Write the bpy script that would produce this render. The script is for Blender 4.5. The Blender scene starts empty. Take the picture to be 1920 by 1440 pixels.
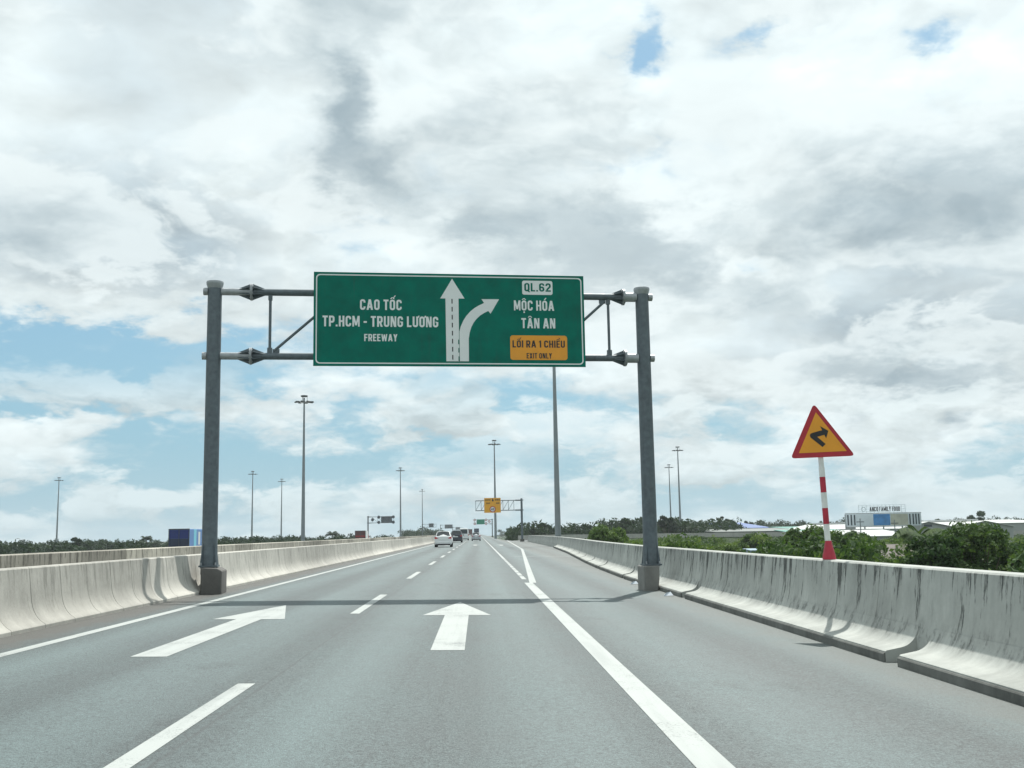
import bpy, math, random
import numpy as np
from mathutils import Vector, Matrix, Euler

# ------------------------------------------------------------------ camera, world, sun, exposure
SC = bpy.context.scene
COL = SC.collection
R = math.radians
CF = 0.018                       # cross fall of the carriageway (down to the right)
GZ = -6.0                        # natural ground level below the embankment

cam_d = bpy.data.cameras.new('camera')
cam = bpy.data.objects.new('camera', cam_d)
COL.objects.link(cam)
cam_d.sensor_width = 36.0
cam_d.lens = 37.5
cam_d.clip_end = 9000
M3 = Matrix(((0.99935, 0.01334, -0.03335), (-0.03118, -0.13858, -0.98986), (-0.01782, 0.99026, -0.13808)))
cam.matrix_world = Matrix.Translation((0, 0, 1.43)) @ M3.to_4x4()
SC.camera = cam

SUN_AZ, SUN_EL = R(20.0), R(58.0)          # azimuth clockwise from +Y (straight ahead), to the right
sun_d = bpy.data.lights.new('sun', 'SUN')
sun_d.energy = 2.6
sun_d.angle = R(0.6)
sun_d.color = (1.0, 0.975, 0.915)
sun = bpy.data.objects.new('sun', sun_d)
COL.objects.link(sun)
sdir = Vector((math.sin(SUN_AZ) * math.cos(SUN_EL), math.cos(SUN_AZ) * math.cos(SUN_EL), math.sin(SUN_EL)))
sun.rotation_euler = sdir.to_track_quat('Z', 'Y').to_euler()
sun.location = (10, 30, 60)

vs = SC.view_settings
vs.view_transform = 'Standard'
vs.look = 'None'
vs.gamma = 1.0
vs.use_curve_mapping = False
vs.exposure = 1.0


class NT:
    """tiny node-tree writer"""
    def __init__(s, nt):
        s.nt = nt
        for n in list(nt.nodes):
            nt.nodes.remove(n)

    def n(s, typ, ins=None, **props):
        nd = s.nt.nodes.new(typ)
        for k, v in props.items():
            setattr(nd, k, v)
        for k, v in (ins or {}).items():
            sock = nd.inputs[k]
            if isinstance(v, bpy.types.NodeSocket):
                s.nt.links.new(v, sock)
            else:
                sock.default_value = v
        return nd

    def m(s, op, a, b=None, c=None, clamp=False):
        ins = {0: a}
        if b is not None:
            ins[1] = b
        if c is not None:
            ins[2] = c
        nd = s.n('ShaderNodeMath', ins, operation=op)
        nd.use_clamp = clamp
        return nd.outputs[0]

    def vm(s, op, a, b=None):
        ins = {0: a}
        if b is not None:
            ins[1] = b
        nd = s.n('ShaderNodeVectorMath', ins, operation=op)
        return nd.outputs['Value'] if op in ('DOT_PRODUCT', 'LENGTH') else nd.outputs[0]

    def noise(s, vec, scale, detail=4.0, rough=0.55, dist=0.0, color=False):
        nd = s.n('ShaderNodeTexNoise', {'Vector': vec, 'Scale': scale, 'Detail': detail, 'Roughness': rough, 'Distortion': dist})
        return nd.outputs['Color' if color else 'Fac']

    def ramp(s, fac, pts, interp='LINEAR'):
        nd = s.n('ShaderNodeValToRGB', {0: fac})
        cr = nd.color_ramp
        cr.interpolation = interp
        while len(cr.elements) < len(pts):
            cr.elements.new(0.5)
        for e, (p, c) in zip(cr.elements, pts):
            e.position = p
            e.color = (c, c, c, 1) if not isinstance(c, tuple) else (c[0], c[1], c[2], 1)
        return nd.outputs[0]

    def mix(s, fac, a, b, blend='MIX'):
        nd = s.n('ShaderNodeMix', data_type='RGBA', blend_type=blend)
        for i, v in ((0, fac), (6, a), (7, b)):
            if isinstance(v, bpy.types.NodeSocket):
                s.nt.links.new(v, nd.inputs[i])
            else:
                nd.inputs[i].default_value = v if i == 0 else (v[0], v[1], v[2], 1)
        return nd.outputs[2]

    def smooth(s, v, lo, hi):
        nd = s.n('ShaderNodeMapRange', {0: v, 1: lo, 2: hi, 3: 0.0, 4: 1.0}, interpolation_type='SMOOTHSTEP')
        return nd.outputs[0]

    def sep(s, v):
        return s.n('ShaderNodeSeparateXYZ', {0: v}).outputs

    def comb(s, x, y, z):
        return s.n('ShaderNodeCombineXYZ', {0: x, 1: y, 2: z}).outputs[0]


# ---- sky: Nishita blue with broken cloud layers, the same all round
world = bpy.data.worlds.new('World')
SC.world = world
world.use_nodes = True
W = NT(world.node_tree)
sky = W.n('ShaderNodeTexSky', sky_type='NISHITA')
sky.sun_disc = False
sky.sun_elevation = SUN_EL
sky.sun_rotation = SUN_AZ
sky.air_density = 1.0
sky.dust_density = 1.6
sky.ozone_density = 1.6
dirv = W.n('ShaderNodeTexCoord').outputs['Generated']
dn = W.vm('NORMALIZE', dirv)
dx, dy, dz = W.sep(dn)[0:3]
az = W.m('ARCTAN2', dx, dy)
el = W.m('ARCSINE', dz)
azel = W.comb(az, el, 0.0)
# broad cloud masses and gaps: (azimuth, elevation, half width, half height, strength)  strength>0 thicker, <0 thinner
BUMPS = [
    (-0.3688, 0.1622, 0.180, 0.045, -1.00),
    (-0.3062, 0.1366, 0.130, 0.020, -0.20),
    (0.0325, 0.3503, 0.110, 0.030, 0.22),
    (0.0850, 0.3681, 0.075, 0.025, 0.10),
    (-0.2920, 0.2786, 0.130, 0.040, 0.12),
    (0.3776, 0.2656, 0.150, 0.030, 0.12),
    (0.0567, 0.2723, 0.130, 0.022, 0.28),
    (0.1678, 0.4291, 0.016, 0.040, -0.43),
    (0.2533, 0.2555, 0.037, 0.018, -0.55),
    (0.4160, 0.4159, 0.033, 0.019, -0.31),
    (0.2593, 0.4191, 0.025, 0.013, -0.27),
    (-0.0120, 0.1142, 0.130, 0.040, -0.30),
    (-0.2316, 0.3317, 0.045, 0.011, -0.22),
    (-0.1251, 0.3794, 0.028, 0.037, 0.60),
    (-0.0969, 0.3307, 0.040, 0.022, 0.55),
    (0.4200, 0.2882, 0.120, 0.065, 0.46),
    (0.1836, 0.2526, 0.095, 0.030, 0.38),
    (0.0208, 0.2778, 0.110, 0.028, 0.28),
    (-0.3553, 0.2690, 0.095, 0.060, 0.14),
    (-0.2205, 0.2592, 0.060, 0.045, 0.14),
    (0.4181, 0.1358, 0.140, 0.030, 0.70),
    (0.3320, 0.2038, 0.100, 0.045, 0.10),
    (-0.3297, 0.0380, 0.150, 0.020, -0.12),
    (-0.1360, 0.0707, 0.150, 0.018, -0.12),
    (0.2017, 0.3240, 0.080, 0.040, -0.05),
    (-0.0969, 0.4379, 0.150, 0.055, -0.03),
    (0.3628, 0.3910, 0.150, 0.060, -0.06),
    (0.3428, 0.0742, 0.150, 0.025, -0.12),
]
zz = W.m('ADD', W.m('MAXIMUM', dz, 0.0), 0.33)
px_ = W.m('DIVIDE', dx, zz)
py_ = W.m('DIVIDE', dy, zz)
P = W.comb(px_, py_, W.m('MULTIPLY', dz, 1.2))
warp = W.vm('SUBTRACT', W.noise(P, 2.6, 4, 0.6, color=True), (0.5, 0.5, 0.5))
wsc = W.n('ShaderNodeVectorMath', {0: warp, 'Scale': 0.16}, operation='SCALE').outputs[0]
waz = W.vm('ADD', azel, W.n('ShaderNodeVectorMath', {0: warp, 'Scale': 0.16}, operation='SCALE').outputs[0])
warp2 = W.vm('SUBTRACT', W.noise(P, 11.0, 6, 0.65, color=True), (0.5, 0.5, 0.5))
waz = W.vm('ADD', waz, W.n('ShaderNodeVectorMath', {0: warp2, 'Scale': 0.075}, operation='SCALE').outputs[0])
bsum = None
for (a0, e0, ra, re, amp) in BUMPS:
    q = W.vm('MULTIPLY', W.vm('SUBTRACT', waz, (a0, e0, 0)), (1 / ra, 1 / re, 0))
    g = W.m('MULTIPLY', W.m('EXPONENT', W.m('MULTIPLY', W.vm('DOT_PRODUCT', q, q), -1.0)), amp)
    bsum = g if bsum is None else W.m('ADD', bsum, g)
P1 = W.vm('ADD', P, wsc)
big = W.noise(P1, 1.75, 8, 0.50)
P2 = W.vm('ADD', P1, (0.0, -0.022, 0.045))     # sampled a little nearer the sun: lit and shaded flanks of the clouds
big2 = W.noise(P2, 1.75, 8, 0.50)
fine = W.noise(P1, 6.0, 8, 0.58)
dens = W.m('ADD', W.m('MULTIPLY_ADD', W.m('SUBTRACT', big, 0.5), 1.9, 0.60), W.m('MULTIPLY', W.m('SUBTRACT', fine, 0.5), 0.16))
if bsum is not None:
    dens = W.m('ADD', dens, bsum)
lowbank = W.m('MULTIPLY', W.smooth(dz, 0.17, 0.02), -0.27)
dens = W.m('ADD', dens, lowbank)
ragged = W.noise(P1, 13.0, 8, 0.66)
cover = W.smooth(W.m('MULTIPLY_ADD', W.m('SUBTRACT', ragged, 0.5), 0.50, dens), 0.17, 0.50)
tone = W.ramp(W.m('MULTIPLY', dens, 0.8), [(0.0, (0.78, 0.86, 0.89)), (0.36, (0.88, 0.94, 0.95)), (0.52, (0.95, 1.0, 1.0)), (0.68, (0.78, 0.845, 0.87)), (0.92, (0.52, 0.60, 0.65))])
relief = W.m('MULTIPLY_ADD', W.m('SUBTRACT', big, big2), 3.0, 1.0)
relief = W.m('MINIMUM', W.m('MAXIMUM', relief, 0.72), 1.18)
ctone = W.n('ShaderNodeVectorMath', {0: tone, 'Scale': relief}, operation='SCALE').outputs[0]
glow = W.smooth(W.vm('DOT_PRODUCT', dn, tuple(sdir)), 0.55, 1.0)           # thin cloud is brighter round the hidden sun
ctone = W.n('ShaderNodeVectorMath', {0: ctone, 'Scale': W.m('MULTIPLY_ADD', glow, 0.22, 1.0)}, operation='SCALE').outputs[0]
CLOUD = 4.4
cloud = W.n('ShaderNodeVectorMath', {0: ctone, 'Scale': CLOUD}, operation='SCALE').outputs[0]
hz = W.smooth(dz, 0.10, -0.02)
blue = W.mix(W.m('MULTIPLY_ADD', W.smooth(dz, 0.30, 0.03), 0.55, 0.25), W.mix(1.0, sky.outputs[0], (0.44, 0.56, 0.56), 'MULTIPLY'), (1.75, 2.80, 3.50))
skyc = W.mix(cover, blue, cloud)
# nearer heaps of cumulus with bright rims and grey hearts
MQ = W.vm('ADD', W.comb(W.m('MULTIPLY', dx, 2.5), W.m('MULTIPLY', dy, 2.5), W.m('MULTIPLY', el, 4.6)), W.n('ShaderNodeVectorMath', {0: warp, 'Scale': 0.35}, operation='SCALE').outputs[0])
m1 = W.noise(MQ, 1.9, 10, 0.555)
m2 = W.noise(W.vm('ADD', MQ, (0.02, 0.05, 0.12)), 1.9, 10, 0.555)
mm = W.m('MULTIPLY_ADD', bsum, 0.42, m1)
mcov = W.m('MULTIPLY', W.smooth(mm, 0.485, 0.555), W.smooth(el, 0.03, 0.12))
mton = W.m('MULTIPLY_ADD', W.smooth(W.m('MULTIPLY_ADD', W.m('SUBTRACT', ragged, 0.5), 0.10, mm), 0.50, 0.80), -0.46, 1.06)
mton = W.m('MULTIPLY', mton, W.m('MINIMUM', W.m('MAXIMUM', W.m('MULTIPLY_ADD', W.m('SUBTRACT', m1, m2), 2.6, 1.0), 0.76), 1.16))
mcol = W.mix(W.smooth(mton, 0.42, 1.08), (1.80, 2.20, 2.42), (4.80, 4.98, 4.95))
skyc = W.mix(W.m('MULTIPLY', mcov, 0.72), skyc, mcol)
# bank of cumulus low over the horizon, all round
CQ = W.comb(W.m('MULTIPLY', dx, 6.5), W.m('MULTIPLY', dy, 6.5), W.m('MULTIPLY', el, 15.0))
cw = W.vm('SUBTRACT', W.noise(CQ, 1.6, 4, 0.6, color=True), (0.5, 0.5, 0.5))
CQ1 = W.vm('ADD', CQ, W.n('ShaderNodeVectorMath', {0: cw, 'Scale': 0.5}, operation='SCALE').outputs[0])
c1 = W.noise(CQ1, 1.15, 9, 0.57)
c2 = W.noise(W.vm('ADD', CQ1, (0.0, 0.0, 0.22)), 1.15, 9, 0.57)
band = W.m('MULTIPLY', W.smooth(el, 0.185, 0.10), W.smooth(el, -0.01, 0.03))
ccov = W.m('MULTIPLY', W.smooth(c1, 0.475, 0.56), band)
cton = W.m('MINIMUM', W.m('MAXIMUM', W.m('MULTIPLY_ADD', W.m('SUBTRACT', c1, c2), 2.0, 0.90), 0.70), 1.06)
ccol = W.n('ShaderNodeVectorMath', {0: (4.2, 4.45, 4.45), 'Scale': cton}, operation='SCALE').outputs[0]
skyc = W.mix(W.m('MULTIPLY', ccov, 0.85), skyc, ccol)
skyc = W.mix(W.m('MULTIPLY', hz, 0.50), skyc, (3.2, 3.75, 3.95))
skyc = W.mix(1.0, skyc, (0.945, 1.0, 1.015), 'MULTIPLY')
bg = W.n('ShaderNodeBackground', {'Color': skyc, 'Strength': 0.1})
W.n('ShaderNodeOutputWorld', {'Surface': bg.outputs[0]})

SC.cycles.use_denoising = True
SC.cycles.max_bounces = 6
SC.cycles.volume_bounces = 0


# ------------------------------------------------------------------ materials
MATS = {}


def newmat(name):
    m = bpy.data.materials.new(name)
    m.use_nodes = True
    MATS[name] = m
    return m, NT(m.node_tree)


def finish(t, color, rough=0.6, metal=0.0, bump=None, bstr=0.2, bdist=0.02, spec=0.5, extra=None):
    ins = {'Base Color': color if isinstance(color, bpy.types.NodeSocket) else (color[0], color[1], color[2], 1),
           'Roughness': rough, 'Metallic': metal, 'Specular IOR Level': spec}
    if bump is not None:
        b = t.n('ShaderNodeBump', {'Height': bump, 'Strength': bstr, 'Distance': bdist})
        ins['Normal'] = b.outputs[0]
    ins.update(extra or {})
    p = t.n('ShaderNodeBsdfPrincipled', ins)
    t.n('ShaderNodeOutputMaterial', {'Surface': p.outputs[0]})
    return p


def wpos(t):
    return t.n('ShaderNodeNewGeometry').outputs['Position']


def paint(name, col, rough=0.5, metal=0.0, var=0.12, scale=3.0, spec=0.5, dirt=0.0):
    m, t = newmat(name)
    p = wpos(t)
    nz = t.noise(p, scale, 5, 0.6)
    f = t.ramp(nz, [(0.3, 1 - var), (0.7, 1 + var * 0.6)])
    c = t.mix(1.0, (col[0], col[1], col[2]), f, 'MULTIPLY')
    if dirt:
        dz_ = t.sep(p)
        streak = t.noise(t.comb(t.m('MULTIPLY', dz_[0], 9.0), t.m('MULTIPLY', dz_[1], 9.0), t.m('MULTIPLY', dz_[2], 0.6)), 1.0, 4, 0.6)
        c = t.mix(t.m('MULTIPLY', t.smooth(streak, 0.52, 0.75), dirt), c, (0.06, 0.06, 0.055))
    finish(t, c, t.ramp(nz, [(0.3, rough * 0.85), (0.7, min(1, rough * 1.15))]), metal, spec=spec)
    return m


def concrete(name, col, top=None, lean=0.0, drip=0.0, blot=0.25, foot=0.0, rnd=0.0, dcol=(0.035, 0.038, 0.036)):
    """weathered cast concrete; drips of black algae run down from the top edge"""
    m, t = newmat(name)
    p = wpos(t)
    x, y, z = t.sep(p)[0:3]
    a = t.noise(p, 0.9, 6, 0.62)
    b = t.noise(p, 14.0, 5, 0.65)
    along = t.comb(t.m('MULTIPLY', x, 0.3), y, t.m('MULTIPLY', z, 0.25))
    v = t.m('ADD', t.m('MULTIPLY', t.m('SUBTRACT', a, 0.5), blot * 2), t.m('MULTIPLY', t.m('SUBTRACT', b, 0.5), 0.25))
    v = t.m('ADD', v, t.m('MULTIPLY', t.m('SUBTRACT', t.noise(along, 5.0, 4, 0.6), 0.5), blot))
    if rnd:
        v = t.m('ADD', v, t.m('MULTIPLY', t.m('SUBTRACT', t.n('ShaderNodeObjectInfo').outputs['Random'], 0.6), rnd))
    c = t.mix(1.0, col, t.m('ADD', v, 1.0), 'MULTIPLY')
    if top is not None:
        down = t.m('SUBTRACT', t.m('MULTIPLY_ADD', x, lean, top), z)       # metres below the top edge
        wide = t.noise(t.comb(0.0, y, 0.0), 0.7, 2, 0.5)
        L = t.noise(t.comb(t.m('MULTIPLY', z, 0.15), t.m('MULTIPLY', y, 1.0), 0.0), 5.5, 6, 0.78)
        Ls = t.m('MULTIPLY', t.smooth(L, 0.45, 0.65), t.smooth(wide, 0.15, 0.46))
        reach = t.m('MULTIPLY', Ls, 0.95)
        d = t.m('MULTIPLY', t.smooth(t.m('SUBTRACT', reach, down), -0.06, 0.55), t.smooth(down, 0.004, 0.03))
        c = t.mix(t.m('MULTIPLY', d, drip), c, dcol)
        if foot:
            low = t.m('MULTIPLY', t.m('MULTIPLY', t.smooth(down, 0.50, 0.72), t.smooth(down, 0.86, 0.76)), t.smooth(t.noise(t.comb(0.0, y, t.m('MULTIPLY', z, 0.7)), 4.5, 6, 0.75), 0.47, 0.66))
            c = t.mix(t.m('MULTIPLY', low, foot), c, dcol)
    finish(t, c, 0.88, 0.0, bump=t.m('ADD', b, t.m('MULTIPLY', a, 0.8)), bstr=0.35, bdist=0.012, spec=0.3)
    return m


def asphalt():
    m, t = newmat('asphalt')
    p = wpos(t)
    x, y, z = t.sep(p)[0:3]
    g = t.noise(p, 42.0, 4, 0.78)
    g2 = t.noise(p, 110.0, 2, 0.6)
    g3 = t.noise(p, 13.0, 5, 0.7)
    mot = t.noise(t.comb(x, t.m('MULTIPLY', y, 0.35), 0.0), 0.8, 6, 0.62)
    wob = t.m('MULTIPLY', t.m('SUBTRACT', t.noise(t.comb(0.0, t.m('MULTIPLY', y, 0.05), 0.0), 1.0, 2, 0.5), 0.5), 0.5)
    # polished wheel paths about 1.75 m apart in each 3.65 m lane, oil line between them
    ph = t.m('MULTIPLY', t.m('ADD', t.m('ADD', x, wob), 0.40), 6.2832 / 1.825)
    path = t.m('MULTIPLY', t.m('COSINE', ph), -0.5)
    tr = t.noise(t.comb(t.m('MULTIPLY', x, 1.4), t.m('MULTIPLY', y, 0.02), 0.0), 1.3, 4, 0.6)
    v = t.m('ADD', t.m('MULTIPLY', t.m('SUBTRACT', g, 0.5), 3.6), t.m('MULTIPLY', t.m('SUBTRACT', g2, 0.5), 3.0))
    v = t.m('ADD', v, t.m('MULTIPLY', t.m('SUBTRACT', mot, 0.5), 1.0))
    v = t.m('ADD', v, t.m('MULTIPLY', t.m('SUBTRACT', tr, 0.5), 0.7))
    v = t.m('ADD', v, t.m('MULTIPLY', t.m('SUBTRACT', g3, 0.5), 1.1))
    v = t.m('ADD', v, t.m('MULTIPLY', path, 0.48))
    blot = t.smooth(t.noise(t.comb(x, t.m('MULTIPLY', y, 0.55), 0.0), 0.55, 7, 0.7), 0.57, 0.72)
    v = t.m('SUBTRACT', v, t.m('MULTIPLY', blot, 0.42))
    c = t.mix(1.0, (0.065, 0.091, 0.092), t.m('MAXIMUM', t.m('ADD', v, 1.0), 0.15), 'MULTIPLY')
    # longitudinal paver seam and a few transverse ones
    sx = t.m('ABSOLUTE', t.m('ADD', t.m('SUBTRACT', x, -2.05), t.m('MULTIPLY', t.m('SUBTRACT', mot, 0.5), 0.05)))
    c = t.mix(t.m('MULTIPLY', t.smooth(sx, 0.022, 0.008), 0.45), c, (0.03, 0.033, 0.033))
    edge = t.noise(t.comb(x, t.m('MULTIPLY', y, 0.6), 0.0), 2.2, 6, 0.65)
    dl = t.smooth(t.m('ADD', x, t.m('MULTIPLY', t.m('SUBTRACT', edge, 0.5), 0.9)), -5.75, -6.25)
    c = t.mix(t.m('MULTIPLY', dl, 0.85), c, (0.060, 0.056, 0.048))
    dr = t.smooth(t.m('ADD', x, t.m('MULTIPLY', t.m('SUBTRACT', edge, 0.5), 1.2)), 3.6, 4.5)
    c = t.mix(t.m('MULTIPLY', dr, 0.45), c, (0.115, 0.112, 0.098))
    finish(t, c, t.ramp(mot, [(0.3, 0.52), (0.7, 0.66)]), 0.0, bump=t.m('ADD', g, g2), bstr=0.6, bdist=0.01, spec=0.5)
    return m


def marking():
    m, t = newmat('road_paint')
    p = wpos(t)
    x, y, z = t.sep(p)[0:3]
    g = t.noise(p, 42.0, 4, 0.78)
    w = t.noise(p, 1.1, 7, 0.68)
    tyre = t.noise(t.comb(t.m('MULTIPLY', x, 6.0), t.m('MULTIPLY', y, 0.25), 0.0), 1.0, 4, 0.6)
    k = t.m('ADD', t.m('MULTIPLY', g, 0.55), t.m('MULTIPLY', w, 0.45))
    c = t.mix(t.m('MULTIPLY', t.smooth(tyre, 0.45, 0.72), 0.38), (0.37, 0.395, 0.38), (0.22, 0.24, 0.235))
    c = t.mix(t.m('MULTIPLY', t.smooth(k, 0.525, 0.62), 0.8), c, (0.12, 0.135, 0.135))
    finish(t, c, 0.65, bump=g, bstr=0.3, bdist=0.006)
    return m


def foliage(name, c1, c2, c3, scale=0.9):
    m, t = newmat(name)
    p = wpos(t)
    nz = t.noise(p, scale, 4, 0.6)
    n2 = t.noise(p, scale * 7, 2, 0.5)
    rn = t.n('ShaderNodeObjectInfo').outputs['Random']
    f = t.m('ADD', t.m('MULTIPLY_ADD', n2, 0.5, t.m('MULTIPLY', nz, 0.6)), t.m('MULTIPLY', t.m('SUBTRACT', rn, 0.5), 0.14))
    c = t.ramp(f, [(0.38, c1), (0.55, c2), (0.74, c3)])
    pr = t.n('ShaderNodeBsdfPrincipled', {'Base Color': c, 'Roughness': 0.7, 'Specular IOR Level': 0.15})
    tr = t.n('ShaderNodeBsdfTranslucent', {'Color': t.mix(1.0, c, (1.25, 1.35, 0.6), 'MULTIPLY')})
    mx = t.n('ShaderNodeMixShader', {0: 0.28, 1: pr.outputs[0], 2: tr.outputs[0]})
    t.n('ShaderNodeOutputMaterial', {'Surface': mx.outputs[0]})
    return m


asphalt()
marking()
concrete('barrier_left', (0.44, 0.43, 0.39), top=0.92, lean=-CF, drip=0.45, blot=0.36, rnd=0.34, dcol=(0.13, 0.13, 0.115))
concrete('barrier_far', (0.42, 0.40, 0.345), top=1.197, lean=0.0, drip=0.75, blot=0.42, rnd=0.75, dcol=(0.07, 0.068, 0.06))
concrete('barrier_right', (0.385, 0.40, 0.375), top=0.955, lean=0.0, drip=0.85, blot=0.50, foot=0.65, rnd=0.0)
concrete('kerb_concrete', (0.275, 0.28, 0.255), top=0.30, lean=0.0, drip=0.8, blot=0.95, rnd=0.2, dcol=(0.06, 0.06, 0.055))
concrete('kerb_shade_grime', (0.15, 0.155, 0.145), blot=0.9)  # dark tone with the shade and grime of the kerb front put into the colour
concrete('footing_grey', (0.20, 0.20, 0.188), blot=0.7)
concrete('footing_concrete', (0.125, 0.122, 0.115), blot=0.5)
concrete('ramp_concrete', (0.36, 0.36, 0.335), blot=0.3, rnd=0.15)
paint('galvanised', (0.12, 0.148, 0.165), 0.55, 0.35, 0.28, 7.0, dirt=0.25)
paint('galvanised_light', (0.36, 0.385, 0.40), 0.5, 0.45, 0.2, 7.0, dirt=0.2)
paint('mast_grey', (0.24, 0.27, 0.285), 0.5, 0.45, 0.14, 1.0)
paint('dark_metal', (0.075, 0.085, 0.095), 0.5, 0.4, 0.15, 3.0)
paint('sign_green', (0.0005, 0.150, 0.108), 0.6, 0.0, 0.20, 2.6, spec=0.15, dirt=0.14)
paint('sign_white', (0.74, 0.77, 0.765), 0.5, 0.0, 0.05, 2.0)
paint('sign_orange', (0.80, 0.33, 0.022), 0.5, 0.0, 0.08, 3.0)
paint('sign_yellow', (0.80, 0.385, 0.03), 0.5, 0.0, 0.10, 3.0)
paint('sign_black', (0.018, 0.018, 0.02), 0.5, 0.0, 0.1, 3.0)
paint('sign_red', (0.44, 0.022, 0.038), 0.5, 0.0, 0.12, 6.0)
paint('post_red', (0.42, 0.02, 0.045), 0.5, 0.0, 0.22, 9.0)
paint('post_white', (0.72, 0.73, 0.71), 0.5, 0.0, 0.10, 9.0, dirt=0.15)
paint('sign_back', (0.14, 0.16, 0.18), 0.5, 0.3, 0.12, 2.0)
paint('far_green', (0.01, 0.24, 0.15), 0.5, 0.0, 0.1, 2.0)
paint('lamp_head', (0.12, 0.13, 0.14), 0.5, 0.3, 0.1, 3.0)
paint('bark', (0.13, 0.105, 0.08), 0.9, 0.0, 0.3, 5.0, spec=0.2)
paint('car_white', (0.72, 0.74, 0.74), 0.28, 0.0, 0.03, 1.0)
paint('car_silver', (0.42, 0.44, 0.47), 0.3, 0.5, 0.03, 1.0)
paint('car_dark', (0.045, 0.052, 0.065), 0.3, 0.2, 0.04, 1.0)
paint('truck_red', (0.33, 0.025, 0.025), 0.45, 0.0, 0.1, 2.0)
paint('truck_maroon', (0.12, 0.05, 0.05), 0.5, 0.0, 0.15, 2.0)
paint('truck_blue', (0.012, 0.03, 0.17), 0.5, 0.0, 0.15, 1.5)
paint('truck_navy', (0.02, 0.035, 0.075), 0.6, 0.0, 0.3, 1.5)
paint('truck_pale_blue', (0.13, 0.27, 0.56), 0.5, 0.0, 0.10, 1.5)
paint('truck_cyan', (0.22, 0.62, 0.78), 0.5, 0.0, 0.08, 1.5)
paint('plastic_black', (0.02, 0.021, 0.022), 0.55, 0.0, 0.1, 3.0)
paint('rubber', (0.022, 0.022, 0.023), 0.85, 0.0, 0.1, 6.0, spec=0.2)
paint('rim', (0.4, 0.41, 0.42), 0.35, 0.8, 0.05, 3.0)
paint('tail_red', (0.5, 0.02, 0.025), 0.2, 0.0, 0.05, 3.0)
paint('car_glass', (0.025, 0.032, 0.036), 0.06, 0.0, 0.05, 1.0, spec=0.7)
paint('factory_wall', (0.30, 0.325, 0.315), 0.7, 0.0, 0.12, 0.25)
paint('factory_roof', (0.46, 0.48, 0.47), 0.6, 0.0, 0.06, 0.3)
paint('roof_grey', (0.17, 0.19, 0.18), 0.7, 0.0, 0.18, 0.2)
paint('roof_blue', (0.05, 0.11, 0.30), 0.6, 0.0, 0.15, 0.2)
paint('roof_green', (0.05, 0.21, 0.17), 0.6, 0.0, 0.1, 0.2)
paint('roof_brown', (0.13, 0.11, 0.10), 0.8, 0.0, 0.3, 0.6)
paint('roof_orange', (0.60, 0.14, 0.06), 0.7, 0.0, 0.15, 0.6)
paint('house_wall', (0.42, 0.43, 0.41), 0.8, 0.0, 0.15, 0.6)
paint('house_blue', (0.24, 0.33, 0.40), 0.7, 0.0, 0.12, 0.6)
paint('board_pale', (0.55, 0.62, 0.66), 0.6, 0.0, 0.12, 0.6)
paint('board_blue', (0.05, 0.22, 0.50), 0.5, 0.0, 0.35, 0.5)
paint('board_beige', (0.42, 0.43, 0.36), 0.6, 0.0, 0.22, 0.7)
paint('window_dark', (0.03, 0.04, 0.055), 0.2, 0.0, 0.1, 1.0)
paint('litter', (0.6, 0.66, 0.72), 0.4, 0.0, 0.1, 8.0)
foliage('leaf_dark', (0.022, 0.050, 0.020), (0.052, 0.096, 0.034), (0.11, 0.165, 0.058))
foliage('leaf_mid', (0.026, 0.054, 0.020), (0.065, 0.115, 0.036), (0.125, 0.185, 0.060))
foliage('leaf_bright', (0.045, 0.085, 0.024), (0.105, 0.165, 0.045), (0.19, 0.24, 0.075))
foliage('leaf_far', (0.012, 0.026, 0.016), (0.022, 0.043, 0.024), (0.040, 0.066, 0.032), scale=0.25)

m, t = newmat('grass_ground')
p = wpos(t)
nz = t.noise(p, 0.05, 8, 0.65)
n2 = t.noise(p, 1.2, 5, 0.7)
finish(t, t.ramp(t.m('MULTIPLY_ADD', n2, 0.45, t.m('MULTIPLY', nz, 0.6)), [(0.35, (0.022, 0.038, 0.016)), (0.55, (0.045, 0.070, 0.030)), (0.75, (0.09, 0.11, 0.055))]), 0.9, bump=n2, bstr=0.5, bdist=0.2, spec=0.2)


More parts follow.
